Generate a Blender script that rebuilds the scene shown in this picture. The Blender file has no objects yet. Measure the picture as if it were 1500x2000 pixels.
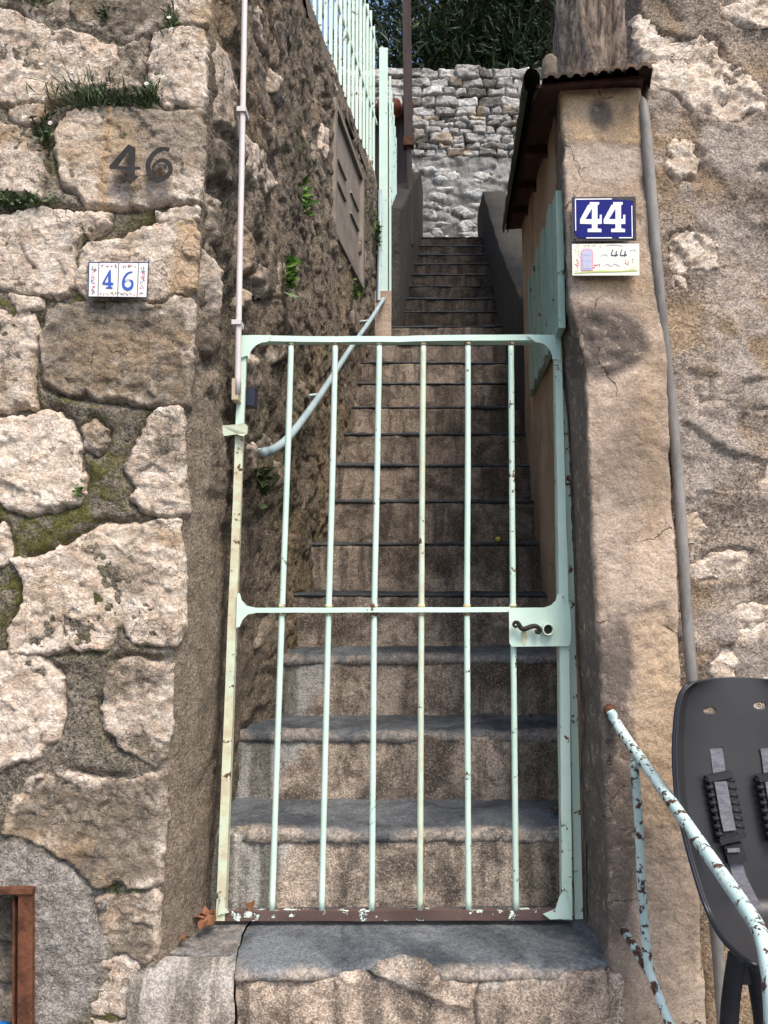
import bpy, math, random
import numpy as np
from mathutils import Vector, Matrix
random.seed(7)
rng = np.random.default_rng(7)
R = math.radians
scene = bpy.context.scene
C = scene.collection

# ------------------------------------------------------------------ camera, sky, sun, exposure
H = 1.20                       # camera height above the street; all modelling is relative to the eye, H is added at the end
PITCH = R(5.0); F = 1500.0     # focal length in pixels of the 1500 x 2000 photograph
cam = bpy.data.cameras.new('camera'); camo = bpy.data.objects.new('camera', cam); C.objects.link(camo)
camo.location = (0, 0, H); camo.rotation_euler = (R(90) + PITCH, 0, 0)
cam.sensor_fit = 'VERTICAL'; cam.sensor_height = 24.0; cam.sensor_width = 18.0; cam.lens = 24.0 * F / 2000.0
cam.clip_start = 0.05; cam.clip_end = 500.0
scene.camera = camo
SUN_EL, SUN_AZ = R(56), R(152)      # azimuth clockwise from +Y: behind the camera, to the right
w = bpy.data.worlds.new('World'); scene.world = w; w.use_nodes = True
wn = w.node_tree; bg = wn.nodes['Background']
sky = wn.nodes.new('ShaderNodeTexSky'); sky.sky_type = 'NISHITA'; sky.sun_disc = False
sky.sun_elevation = SUN_EL; sky.sun_rotation = SUN_AZ; sky.dust_density = 3.0; sky.air_density = 1.0; sky.ozone_density = 1.0
wn.links.new(sky.outputs[0], bg.inputs[0]); bg.inputs[1].default_value = 0.12
sl = bpy.data.lights.new('sun', 'SUN'); so = bpy.data.objects.new('sun', sl); C.objects.link(so)
sl.energy = 1.5; sl.angle = R(22); sl.color = (1.0, 0.90, 0.78)
dirv = Vector((math.sin(SUN_AZ) * math.cos(SUN_EL), math.cos(SUN_AZ) * math.cos(SUN_EL), math.sin(SUN_EL)))
so.rotation_euler = dirv.to_track_quat('Z', 'Y').to_euler(); so.location = (0, -3, 8)
vs = scene.view_settings; vs.view_transform = 'Standard'; vs.look = 'None'; vs.gamma = 1.0; vs.use_curve_mapping = False
vs.exposure = 1.18

# ------------------------------------------------------------------ numeric helpers
cP, sP = math.cos(PITCH), math.sin(PITCH)
def at(px, py, Y):
    """the point at depth Y that the photograph shows at pixel (px, py)"""
    u = (px - 750) / F; v = (1000 - py) / F
    Z = Y * (sP + v * cP) / (cP - v * sP)
    return np.array([u * (Y * cP + Z * sP), Y, Z])
def zat(py, Y): return at(750, py, Y)[2]

def _hash(ix, iy, seed):
    h = (ix.astype(np.int64) * 374761393 + iy.astype(np.int64) * 668265263 + seed * 974634777) & 0xffffffff
    h = ((h ^ (h >> 13)) * 1274126177) & 0xffffffff
    h = ((h ^ (h >> 16)) * 2246822519) & 0xffffffff
    return ((h ^ (h >> 15)) & 0xffffff) / float(0xffffff)
def vnoise(x, y, seed=0):
    ix = np.floor(x); iy = np.floor(y); fx = x - ix; fy = y - iy
    fx = fx * fx * fx * (fx * (fx * 6 - 15) + 10); fy = fy * fy * fy * (fy * (fy * 6 - 15) + 10)
    a = _hash(ix, iy, seed); b = _hash(ix + 1, iy, seed); c = _hash(ix, iy + 1, seed); d = _hash(ix + 1, iy + 1, seed)
    return (a + (b - a) * fx + (c - a) * fy + (a - b - c + d) * fx * fy) * 2 - 1
def fbm(x, y, seed=0, oct=4, gain=.5):
    x = np.asarray(x, float); y = np.asarray(y, float)
    s = 0; a = 1; t = 0
    for o in range(oct):
        s = s + a * vnoise(x * 2 ** o + 17.3 * o, y * 2 ** o - 9.1 * o, seed + o); t += a; a *= gain
    return s / t
def ridged(x, y, seed=0, oct=4): 
    s = 0; a = 1; t = 0
    for o in range(oct):
        s = s + a * (1 - 2 * np.abs(vnoise(x * 2 ** o + 3.7 * o, y * 2 ** o, seed + o))); t += a; a *= .5
    return s / t
def worley(x, y, seed=0):
    ix = np.floor(x); iy = np.floor(y)
    f1 = np.full(x.shape, 9.); f2 = np.full(x.shape, 9.); tilt = np.zeros(x.shape); rid = np.zeros(x.shape)
    for dx in (-1, 0, 1):
        for dy in (-1, 0, 1):
            jx = ix + dx; jy = iy + dy
            qx = jx + _hash(jx, jy, seed); qy = jy + _hash(jx, jy, seed + 1)
            d = np.hypot(x - qx, y - qy)
            tl = (x - qx) * (_hash(jx, jy, seed + 2) * 2 - 1) + (y - qy) * (_hash(jx, jy, seed + 3) * 2 - 1) + (_hash(jx, jy, seed + 4) - .5)
            near = d < f1
            f2 = np.where(near, f1, np.minimum(f2, d)); tilt = np.where(near, tl, tilt); rid = np.where(near, _hash(jx, jy, seed + 5), rid)
            f1 = np.where(near, d, f1)
    return f1, f2, tilt, rid
def sstep(a, b, x):
    t = np.clip((x - a) / (b - a), 0, 1); return t * t * (3 - 2 * t)
def sdf(px, py, poly):
    """signed distance to a polygon, positive inside"""
    poly = np.asarray(poly, float); n = len(poly)
    d2 = np.full(px.shape, 1e9); ins = np.zeros(px.shape, bool)
    for i in range(n):
        a = poly[i]; b = poly[(i + 1) % n]; e = b - a
        t = np.clip(((px - a[0]) * e[0] + (py - a[1]) * e[1]) / max(e @ e, 1e-12), 0, 1)
        d2 = np.minimum(d2, (px - a[0] - t * e[0]) ** 2 + (py - a[1] - t * e[1]) ** 2)
        c = (a[1] > py) != (b[1] > py)
        with np.errstate(divide='ignore', invalid='ignore'):
            xx = a[0] + (py - a[1]) / (b[1] - a[1] if b[1] != a[1] else 1e-12) * (b[0] - a[0])
        ins ^= c & (px < xx)
    d = np.sqrt(d2); return np.where(ins, d, -d)

# ------------------------------------------------------------------ object helpers
def link(o, parent=None):
    C.objects.link(o)
    if parent is not None:
        o.parent = parent
        o.matrix_parent_inverse = Matrix.Translation(parent.location).inverted() if parent.type == 'EMPTY' else Matrix.Identity(4)
    return o
def mesh_data(name, V, Fc, smooth=True, col=None):
    V = np.asarray(V, np.float32).reshape(-1, 3).copy(); V[:, 2] += H
    me = bpy.data.meshes.new(name)
    if isinstance(Fc, np.ndarray):
        n, k = Fc.shape
        me.vertices.add(len(V)); me.vertices.foreach_set('co', V.ravel())
        me.loops.add(n * k); me.loops.foreach_set('vertex_index', Fc.astype(np.int32).ravel())
        me.polygons.add(n); me.polygons.foreach_set('loop_start', np.arange(0, n * k, k, dtype=np.int32))
        me.polygons.foreach_set('loop_total', np.full(n, k, np.int32))
        me.update(calc_edges=True)
    else:
        me.from_pydata([tuple(map(float, v)) for v in V], [], Fc); me.update()
    if col is not None:
        a = me.color_attributes.new('zone', 'FLOAT_COLOR', 'POINT')
        cc = np.ones((len(V), 4), np.float32); cc[:, :3] = np.asarray(col, np.float32).reshape(-1, 3)
        a.data.foreach_set('color', cc.ravel())
    if smooth and len(me.polygons): me.polygons.foreach_set('use_smooth', np.ones(len(me.polygons), bool))
    return me
def obj(name, V, Fc, mat, parent=None, smooth=True, col=None, color=None):
    me = mesh_data(name, V, Fc, smooth, col)
    me.materials.append(mat)
    o = bpy.data.objects.new(name, me); link(o, parent)
    if color is not None: o.color = color
    return o
def tag(o, label=None, cat=None, group=None, kind=None):
    if label: o['label'] = label
    if cat: o['category'] = cat
    if group: o['group'] = group
    if kind: o['kind'] = kind
    return o
def thing(name, label, cat, loc=(0, 0, 0), group=None, kind=None):
    o = bpy.data.objects.new(name, None); o.empty_display_size = .1
    o.location = (float(loc[0]), float(loc[1]), float(loc[2]) + H); C.objects.link(o)
    return tag(o, label, cat, group, kind)
class MB:
    """collects pieces of ONE part"""
    def __init__(s): s.V = []; s.F = []
    def add(s, V, Fc):
        b = len(s.V); s.V += [tuple(v) for v in V]; s.F += [tuple(int(i) + b for i in f) for f in Fc]; return s
    def build(s, name, mat, parent=None, smooth=False, color=None): return obj(name, s.V, s.F, mat, parent, smooth, None, color)
def box_vf(x0, x1, y0, y1, z0, z1):
    V = [(x0, y0, z0), (x1, y0, z0), (x1, y1, z0), (x0, y1, z0), (x0, y0, z1), (x1, y0, z1), (x1, y1, z1), (x0, y1, z1)]
    return V, [(0, 3, 2, 1), (4, 5, 6, 7), (0, 1, 5, 4), (1, 2, 6, 5), (2, 3, 7, 6), (3, 0, 4, 7)]
def frame_vecs(d, up=(0, 0, 1)):
    d = np.asarray(d, float); d = d / np.linalg.norm(d); u = np.asarray(up, float)
    if abs(d @ u) > .98: u = np.array([0, 1., 0])
    a = np.cross(d, u); a /= np.linalg.norm(a); b = np.cross(a, d); return a, b
def tube_vf(pts, rad, n=10, cap=True):
    pts = [np.asarray(p, float) for p in pts]; m = len(pts)
    rad = [rad] * m if np.isscalar(rad) else rad
    V = []; Fc = []; pa = None
    for i, p in enumerate(pts):
        d = pts[min(i + 1, m - 1)] - pts[max(i - 1, 0)]
        d = d / (np.linalg.norm(d) + 1e-12)
        if pa is None: a, b = frame_vecs(d)
        else:
            a = pa - d * (pa @ d); a /= np.linalg.norm(a) + 1e-12; b = np.cross(a, d)
        pa = a
        for k in range(n):
            t = 2 * math.pi * k / n; V.append(p + rad[i] * (math.cos(t) * a + math.sin(t) * b))
    for i in range(m - 1):
        for k in range(n):
            k2 = (k + 1) % n; Fc.append((i * n + k, i * n + k2, (i + 1) * n + k2, (i + 1) * n + k))
    if cap: Fc.append(tuple(range(n))[::-1]); Fc.append(tuple((m - 1) * n + k for k in range(n)))
    return V, Fc
def bar_vf(p, q, wd, th, face=(0, -1, 0)):
    """rectangular bar from p to q, wd wide across, th deep along face"""
    p = np.asarray(p, float); q = np.asarray(q, float); d = (q - p) / np.linalg.norm(q - p)
    f = np.asarray(face, float); f = f - d * (f @ d); f /= np.linalg.norm(f); a = np.cross(d, f)
    V = []
    for e in (p, q):
        for sa, sf in ((-1, -1), (1, -1), (1, 1), (-1, 1)): V.append(e + a * sa * wd / 2 + f * sf * th / 2)
    return V, [(0, 3, 2, 1), (4, 5, 6, 7), (0, 1, 5, 4), (1, 2, 6, 5), (2, 3, 7, 6), (3, 0, 4, 7)]
def smooth_path(pts, n=6):
    P = [np.asarray(p, float) for p in pts]; out = []
    for i in range(len(P) - 1):
        a = P[max(i - 1, 0)]; b = P[i]; c = P[i + 1]; d = P[min(i + 2, len(P) - 1)]
        for k in range(n):
            t = k / n; out.append(.5 * (2 * b + (c - a) * t + (2 * a - 5 * b + 4 * c - d) * t * t + (3 * b - a - 3 * c + d) * t ** 3))
    out.append(P[-1]); return out
def grid_faces(nu, nv, keep=None):
    i = np.arange(nu * nv).reshape(nv, nu)
    q = np.stack([i[:-1, :-1], i[:-1, 1:], i[1:, 1:], i[1:, :-1]], -1).reshape(-1, 4)
    if keep is not None:
        k = keep.reshape(nv, nu); m = (k[:-1, :-1] & k[:-1, 1:] & k[1:, 1:] & k[1:, :-1]).ravel(); q = q[m]
    return q
def compact(V, q):
    u, inv = np.unique(q, return_inverse=True); return V[u], inv.reshape(q.shape), u
def poly_prism(name, loops, mat, place, th, parent=None, color=None, bevel=0):
    """flat shape with holes (2-D loops), extruded th; place(x, y, h) -> point"""
    cu = bpy.data.curves.new('tmp', 'CURVE'); cu.dimensions = '2D'; cu.fill_mode = 'BOTH'; cu.extrude = th / 2
    if bevel: cu.bevel_depth = bevel; cu.bevel_resolution = 1
    for lp in loops:
        sp = cu.splines.new('POLY'); sp.points.add(len(lp) - 1); sp.use_cyclic_u = True
        for i, (x, y) in enumerate(lp): sp.points[i].co = (float(x), float(y), 0, 1)
    t = bpy.data.objects.new('tmp', cu); me = bpy.data.meshes.new_from_object(t)
    V = np.array([v.co[:] for v in me.vertices]); Fc = [tuple(p.vertices) for p in me.polygons]
    bpy.data.objects.remove(t); bpy.data.curves.remove(cu); bpy.data.meshes.remove(me)
    return obj(name, [place(v[0], v[1], v[2] + th / 2 + bevel) for v in V], Fc, mat, parent, False, None, color)
def stroke_loop(pts, wd):
    P = [np.asarray(p, float) for p in pts]; m = len(P); wd = [wd] * m if np.isscalar(wd) else wd
    L = []; Rr = []
    for i in range(m):
        d = P[min(i + 1, m - 1)] - P[max(i - 1, 0)]; d /= np.linalg.norm(d) + 1e-12; n = np.array([-d[1], d[0]])
        L.append(P[i] + n * wd[i] / 2); Rr.append(P[i] - n * wd[i] / 2)
    return [tuple(p) for p in L + Rr[::-1]]

# ------------------------------------------------------------------ materials
class NT:
    def __init__(s, name, rough=.9):
        s.m = bpy.data.materials.new(name); s.m.use_nodes = True; s.t = s.m.node_tree; s.b = s.t.nodes['Principled BSDF']
        s.b.inputs['Roughness'].default_value = rough; s.b.inputs['Specular IOR Level'].default_value = .25
        s.co = s.t.nodes.new('ShaderNodeTexCoord').outputs['Object']
    def n(s, typ): return s.t.nodes.new(typ)
    def L(s, a, b):
        if hasattr(a, 'is_output') or hasattr(a, 'node'): s.t.links.new(a, b)
        elif isinstance(a, (tuple, list)): b.default_value = (*a, 1) if len(a) == 3 and len(b.default_value) == 4 else a
        else: b.default_value = a
    def scl(s, v):
        q = s.n('ShaderNodeVectorMath'); q.operation = 'MULTIPLY'; s.L(s.co, q.inputs[0]); q.inputs[1].default_value = v; return q.outputs[0]
    def noise(s, scale, detail=6, rough=.6, dist=0, vec=None):
        q = s.n('ShaderNodeTexNoise'); s.L(vec or s.co, q.inputs['Vector']); q.inputs['Scale'].default_value = scale
        q.inputs['Detail'].default_value = detail; q.inputs['Roughness'].default_value = rough; q.inputs['Distortion'].default_value = dist
        return q.outputs['Fac']
    def vor(s, scale, feat='F1', out='Distance', vec=None, rnd=1):
        q = s.n('ShaderNodeTexVoronoi'); q.feature = feat; s.L(vec or s.co, q.inputs['Vector']); q.inputs['Scale'].default_value = scale
        q.inputs['Randomness'].default_value = rnd; return q.outputs[out]
    def ramp(s, f, a, b, ca=0.0, cb=1.0):
        q = s.n('ShaderNodeMapRange'); q.interpolation_type = 'SMOOTHSTEP'; s.L(f, q.inputs[0]); s.L(a, q.inputs[1]); s.L(b, q.inputs[2])
        q.inputs[3].default_value = ca; q.inputs[4].default_value = cb; return q.outputs[0]
    def math(s, op, a, b=0.0):
        q = s.n('ShaderNodeMath'); q.operation = op; s.L(a, q.inputs[0]); s.L(b, q.inputs[1]); return q.outputs[0]
    def mix(s, f, a, b, mode='MIX'):
        q = s.n('ShaderNodeMix'); q.data_type = 'RGBA'; q.blend_type = mode
        s.L(f, q.inputs[0]); s.L(a, q.inputs[6]); s.L(b, q.inputs[7]); return q.outputs[2]
    def info(s):
        q = s.n('ShaderNodeObjectInfo'); p = s.n('ShaderNodeSeparateColor'); s.L(q.outputs['Color'], p.inputs[0])
        return p.outputs[0], p.outputs[1], p.outputs[2], q.outputs['Random']
    def zone(s):
        q = s.n('ShaderNodeAttribute'); q.attribute_name = 'zone'; p = s.n('ShaderNodeSeparateColor'); s.L(q.outputs['Color'], p.inputs[0])
        return p.outputs[0], p.outputs[1], p.outputs[2]
    def grain(s, c, scale=260, lo=.62, hi=1.32):
        q = s.n('ShaderNodeSeparateColor'); s.L(s.vor(scale, 'F1', 'Color'), q.inputs[0]); v = s.ramp(q.outputs[0], .08, .92, lo, hi)
        p = s.n('ShaderNodeVectorMath'); p.operation = 'SCALE'; s.L(c, p.inputs[0]); s.L(v, p.inputs['Scale']); return p.outputs[0]
    def bump(s, h, strength=1.0, dist=.003, prev=None):
        q = s.n('ShaderNodeBump'); s.L(h, q.inputs['Height']); q.inputs['Strength'].default_value = strength; q.inputs['Distance'].default_value = dist
        if prev is not None: s.L(prev, q.inputs['Normal'])
        return q.outputs[0]
    def done(s, col=None, normal=None, rough=None):
        if col is not None: s.L(col, s.b.inputs['Base Color'])
        if normal is not None: s.L(normal, s.b.inputs['Normal'])
        if rough is not None: s.L(rough, s.b.inputs['Roughness'])
        return s.m
M = {}
def mat_limestone(name='limestone', f0=(.60, .465, .355), f1=(.84, .735, .625), p0=(.165, .135, .102), p1=(.40, .335, .262), k=1.0):
    t = NT(name, .92); wth, och, val, rnd = t.info(); zr, zg, zb = t.zone()
    n1 = t.noise(5 * k, 8, .62, 1.2); n2 = t.noise(23 * k, 9, .68, .8); n3 = t.noise(75 * k, 6, .75, .5); n4 = t.noise(9 * k, 6, .6, .4, t.scl((1, 1, 1.7)))
    st = t.noise(30 * k, 7, .7, 2.2, t.scl((.55, .55, 1.5))); n5 = t.noise(170 * k, 3, .8)
    fresh = t.mix(t.ramp(n2, .34, .66), f0, f1)
    fresh = t.mix(t.ramp(n4, .52, .66, 0, .6), fresh, tuple(x * .72 for x in f0))
    fresh = t.mix(t.ramp(st, .60, .68, 0, .45), fresh, tuple(x * .5 for x in f0)); fresh = t.mix(t.ramp(st, .42, .34, 0, .55), fresh, tuple(min(.82, x * 1.16) for x in f1))
    pat = t.mix(t.ramp(n2, .3, .7), p0, p1); pat = t.mix(t.ramp(st, .55, .68, 0, .6), pat, tuple(x * .5 for x in p0))
    m = t.ramp(t.math('ADD', n1, t.math('MULTIPLY', n2, .45)), t.math('SUBTRACT', 1.07, t.math('MULTIPLY', wth, .72)), t.math('SUBTRACT', 1.18, t.math('MULTIPLY', wth, .72)))
    m = t.math('MAXIMUM', m, t.math('MULTIPLY', zr, t.ramp(n2, .30, .55, .35, 1)))
    m = t.math('MULTIPLY', m, t.math('SUBTRACT', 1.0, t.math('MULTIPLY', zb, t.ramp(n2, .35, .6, .2, 1))))
    c = t.mix(m, fresh, pat)
    c = t.mix(t.math('MULTIPLY', zg, t.ramp(n2, .3, .6, .3, .9)), c, (.50, .32, .15))
    c = t.mix(t.math('MULTIPLY', t.ramp(t.noise(4 * k, 6, .65, .8), .48, .64), t.math('MULTIPLY', och, .75)), c, (.48, .325, .18))
    c = t.mix(t.math('MULTIPLY', t.ramp(n3, .54, .68, 0, .8), t.math('ADD', .38, t.math('MULTIPLY', wth, .8))), c, tuple(x * 1.2 for x in p0)); c = t.mix(t.ramp(n3, .42, .30, 0, .45), c, f1)
    c = t.mix(t.ramp(n5, .60, .75, 0, .5), c, tuple(x * .7 for x in p0))
    wv = t.n('ShaderNodeVectorMath'); wv.operation = 'ADD'; nn = t.n('ShaderNodeTexNoise'); nn.inputs['Scale'].default_value = 14; nn.inputs['Detail'].default_value = 5
    t.L(t.co, nn.inputs['Vector']); q = t.n('ShaderNodeVectorMath'); q.operation = 'SCALE'; q.inputs['Scale'].default_value = .16; t.L(nn.outputs['Color'], q.inputs[0])
    t.L(t.co, wv.inputs[0]); t.L(q.outputs[0], wv.inputs[1])
    ck = t.vor(5.5, 'DISTANCE_TO_EDGE', vec=wv.outputs[0])
    ckm = t.math('MULTIPLY', t.ramp(ck, .010, .002), t.ramp(n4, .50, .60))
    c = t.mix(t.math('MULTIPLY', ckm, .7), c, (.11, .085, .06))
    ck2 = t.math('MULTIPLY', t.ramp(t.vor(19, 'DISTANCE_TO_EDGE', vec=wv.outputs[0]), .045, .008), t.ramp(n1, .46, .60, .0, .55)); c = t.mix(ck2, c, tuple(x * 1.2 for x in p0))
    c = t.grain(c, 230, .80, 1.18)
    vv = t.n('ShaderNodeHueSaturation'); t.L(c, vv.inputs['Color']); t.L(val, vv.inputs['Value'])
    h = t.math('SUBTRACT', t.math('ADD', n2, t.math('MULTIPLY', n3, .6)), t.math('MULTIPLY', ck2, .8)); h = t.math('ADD', h, t.math('MULTIPLY', st, .8)); h = t.math('SUBTRACT', h, t.math('MULTIPLY', ckm, .8))
    nb = t.bump(h, 1.0, .0055); nb = t.bump(t.math('ADD', n3, n5), .8, .003, nb)
    return t.done(vv.outputs[0], nb)
def mat_mortar(name, lo, hi, mossy=(.075, .072, .022), speck=(.5, .45, .38), pale=None):
    t = NT(name, .95); zr, zg, zb = t.zone()
    n1 = t.noise(3.5, 8, .65, .8); n2 = t.noise(28, 8, .7, .4); n3 = t.noise(140, 4, .75)
    c = t.mix(t.ramp(t.math('ADD', t.math('MULTIPLY', n1, .6), t.math('MULTIPLY', n2, .4)), .34, .66), lo, hi)
    c = t.mix(t.ramp(n3, .48, .62, 0, .8), c, tuple(x * .36 for x in lo)); n6 = t.noise(55, 6, .75, .4)
    c = t.mix(t.ramp(n6, .54, .68, 0, .7), c, tuple(x * .4 for x in lo)); c = t.mix(t.ramp(n6, .44, .32, 0, .5), c, tuple(x * 1.25 for x in hi))
    c = t.mix(t.ramp(t.vor(150), .30, .14, 0, .6), c, speck)
    c = t.mix(t.math('MULTIPLY', zg, t.ramp(n2, .3, .6, .45, 1)), c, t.mix(n2, (.30, .185, .085), (.56, .38, .20)))
    c = t.mix(t.math('MULTIPLY', zb, t.ramp(n2, .25, .6, .5, 1)), c, t.mix(n2, *(pale or (tuple(x * 1.2 for x in lo), tuple(min(.8, x * 1.35) for x in hi)))))
    c = t.mix(t.math('MULTIPLY', zr, t.ramp(t.math('ADD', n2, t.math('MULTIPLY', n1, .6)), .72, .92)), c, t.mix(n2, mossy, tuple(x * 2.3 for x in mossy)))
    c = t.grain(c, 240, .70, 1.28)
    h = t.math('ADD', n2, t.math('MULTIPLY', n3, .5))
    nb = t.bump(t.math('ADD', h, n6), 1, .014); nb = t.bump(t.vor(230), .6, .003, nb)
    return t.done(c, nb)
def mat_plaster():
    t = NT('plaster', .93); zr, zg, zb = t.zone()
    n1 = t.noise(4, 7, .62, .6); n2 = t.noise(30, 7, .65, .3); n3 = t.noise(180, 4, .75); ns = t.noise(7, 6, .6, .3, t.scl((2.2, 2.2, .35)))
    c = t.mix(t.ramp(n1, .33, .68), (.355, .265, .195), (.60, .475, .37))
    c = t.mix(t.ramp(ns, .5, .7, 0, .35), c, (.24, .19, .155))
    c = t.mix(t.math('MULTIPLY', zg, t.ramp(n2, .3, .62, .5, 1)), c, t.mix(n2, (.46, .30, .155), (.62, .44, .25)))
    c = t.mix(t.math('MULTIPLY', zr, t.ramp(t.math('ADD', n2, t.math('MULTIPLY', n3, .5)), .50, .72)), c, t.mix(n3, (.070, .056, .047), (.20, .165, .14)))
    c = t.mix(t.math('MULTIPLY', zb, t.ramp(n2, .3, .6, .6, 1)), c, (.52, .43, .36))
    c = t.mix(t.ramp(n3, .55, .70, 0, .5), c, (.18, .14, .115))
    n6 = t.noise(60, 6, .75, .3); c = t.mix(t.ramp(n6, .54, .70, 0, .6), c, (.20, .155, .125)); c = t.mix(t.ramp(n6, .42, .32, 0, .4), c, (.56, .47, .39))
    wv = t.n('ShaderNodeVectorMath'); wv.operation = 'ADD'; nn = t.n('ShaderNodeTexNoise'); nn.inputs['Scale'].default_value = 9; nn.inputs['Detail'].default_value = 6
    t.L(t.co, nn.inputs['Vector']); q = t.n('ShaderNodeVectorMath'); q.operation = 'SCALE'; q.inputs['Scale'].default_value = .2; t.L(nn.outputs['Color'], q.inputs[0])
    t.L(t.co, wv.inputs[0]); t.L(q.outputs[0], wv.inputs[1])
    ckm = t.math('MULTIPLY', t.ramp(t.vor(3.6, 'DISTANCE_TO_EDGE', vec=wv.outputs[0]), .007, .002), t.ramp(n1, .50, .56)); c = t.mix(t.math('MULTIPLY', ckm, .8), c, (.08, .06, .045))
    c = t.grain(c, 270, .86, 1.14)
    nb = t.bump(t.math('SUBTRACT', t.math('ADD', n2, t.math('MULTIPLY', n6, .7)), ckm), .9, .007); nb = t.bump(n3, .8, .0022, nb)
    return t.done(c, nb)
def mat_stepc():
    t = NT('step_concrete', .9); zr, zg, zb = t.zone(); wth, och, val, rnd = t.info()
    n1 = t.noise(4.2, 7, .6, .9); n2 = t.noise(26, 7, .65); ns = t.noise(6, 6, .6, .3, t.scl((3.0, 1, .4)))
    v = t.vor(300); vc = t.vor(300, 'F1', 'Color'); n6 = t.noise(12, 7, .7, 1.0)
    q = t.n('ShaderNodeSeparateColor'); t.L(vc, q.inputs[0])
    c = t.mix(t.ramp(t.math('ADD', t.math('MULTIPLY', n1, .75), t.math('MULTIPLY', n2, .3)), .38, .62), (.100, .083, .068), (.52, .42, .335))
    c = t.mix(t.ramp(ns, .46, .64, 0, .8), c, (.088, .074, .062))
    c = t.mix(t.ramp(n6, .50, .64, 0, .7), c, (.085, .066, .050))
    c = t.mix(t.ramp(q.outputs[0], .70, .95, 0, .42), c, (.50, .42, .34))
    c = t.mix(t.ramp(q.outputs[1], .60, .95, 0, .45), c, (.075, .055, .045))
    c = t.mix(t.math('MULTIPLY', zb, t.ramp(n2, .25, .5, .75, 1)), c, t.mix(t.ramp(ns, .40, .60), (.40, .385, .36), (.15, .145, .125)))
    c = t.mix(t.math('MULTIPLY', zr, t.ramp(n2, .35, .6, .4, 1)), c, (.06, .05, .03))
    c = t.grain(c, 270, .70, 1.30)
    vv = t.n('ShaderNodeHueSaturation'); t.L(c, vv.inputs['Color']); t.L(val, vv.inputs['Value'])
    nb = t.bump(t.math('ADD', n2, n6), .8, .006); nb = t.bump(v, .5, .002, nb)
    return t.done(vv.outputs[0], nb)
def mat_slate(name='slate', k=1.0):
    t = NT(name, .62); n1 = t.noise(5, 7, .65, .8); n2 = t.noise(40, 6, .7); zr, zg, zb = t.zone()
    c = t.mix(t.ramp(n1, .36, .64), tuple(x * k for x in (.052, .061, .070)), tuple(x * k for x in (.150, .165, .180)))
    c = t.mix(t.ramp(n2, .54, .72, 0, .6), c, tuple(x * k for x in (.17, .16, .145))); c = t.mix(t.ramp(t.noise(150, 4, .8), .58, .72, 0, .5), c, (.035, .036, .04))
    c = t.mix(t.math('MULTIPLY', zb, t.ramp(n2, .3, .55, .45, 1)), c, t.mix(t.ramp(t.noise(60, 6, .75), .4, .62), (.44, .37, .30), (.16, .135, .11)))
    c = t.grain(c, 260, .75, 1.25)
    nb = t.bump(n2, .9, .005); nb = t.bump(n1, .5, .01, nb)
    return t.done(c, nb, t.ramp(n2, .3, .7, .5, .8))
def mat_paint(name, base, base2, rustc=(.075, .030, .016), chipscale=26):
    """painted iron; object colour: R chips, G yellow rust film, B blue shift"""
    t = NT(name, .45); ch, ye, bl, rnd = t.info(); t.b.inputs['Specular IOR Level'].default_value = .4
    n1 = t.noise(chipscale, 6, .68, .3); n2 = t.noise(9, 5, .6); n3 = t.noise(140, 4, .7)
    c = t.mix(t.ramp(n2, .3, .7), base, base2)
    c = t.mix(bl, c, (.60, .76, .80))
    c = t.mix(t.math('MULTIPLY', ye, t.ramp(n2, .25, .55, .4, 1)), c, t.mix(t.ramp(t.noise(16, 6, .7), .40, .62), (.66, .63, .38), (.52, .27, .08)))
    c = t.mix(t.ramp(n3, .6, .78, 0, .35), c, (.33, .34, .28))
    g = t.math('ADD', n1, t.math('MULTIPLY', n3, .14))
    m = t.ramp(g, t.math('SUBTRACT', .80, t.math('MULTIPLY', ch, .30)), t.math('SUBTRACT', .83, t.math('MULTIPLY', ch, .30)))
    c = t.mix(m, c, t.mix(t.ramp(n3, .35, .7), rustc, tuple(x * 3.0 for x in rustc)))
    nb = t.bump(t.math('MULTIPLY', m, -1.0), 1, .0012); nb = t.bump(n1, .25, .002, nb)
    return t.done(c, nb, t.ramp(m, 0, 1, .42, .9))
def mat_simple(name, c1, c2, scale=12, rough=.7, bd=.003, stretch=(1, 1, 1), spec=.3, fine=120, metal=0):
    t = NT(name, rough); t.b.inputs['Specular IOR Level'].default_value = spec; t.b.inputs['Metallic'].default_value = metal
    n1 = t.noise(scale, 7, .65, .4, t.scl(stretch)); n2 = t.noise(fine, 4, .7, 0, t.scl(stretch))
    c = t.mix(t.ramp(t.math('ADD', t.math('MULTIPLY', n1, .75), t.math('MULTIPLY', n2, .25)), .32, .68), c1, c2)
    return t.done(c, t.bump(t.math('ADD', n1, t.math('MULTIPLY', n2, .4)), .8, bd))
def mat_leaf(name, c1, c2, rough=.5):
    t = NT(name, rough); n1 = t.noise(9, 3); wth, och, val, rnd = t.info()
    g = t.n('ShaderNodeNewGeometry')
    c = t.mix(g.outputs['Random Per Island'], c1, c2); c = t.mix(t.ramp(n1, .4, .65, 0, .5), c, tuple(x * .5 for x in c1))
    t.b.inputs['Specular IOR Level'].default_value = .35
    try: t.b.inputs['Transmission Weight'].default_value = 0
    except KeyError: pass
    return t.done(c)
M['limestone'] = mat_limestone()
M['mortar'] = mat_mortar('joint_mortar', (.160, .136, .102), (.42, .365, .295), pale=((.27, .245, .22), (.56, .52, .48)))
M['alley'] = mat_mortar('rubble_mortar', (.128, .102, .075), (.37, .305, .235), (.05, .055, .02), (.40, .35, .29))
M['render'] = mat_mortar('wall_render', (.27, .213, .165), (.60, .495, .405), (.05, .045, .02), (.55, .48, .41), ((.37, .30, .25), (.72, .625, .55)))
M['plaster'] = mat_plaster()
M['stepc'] = mat_stepc()
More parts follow.
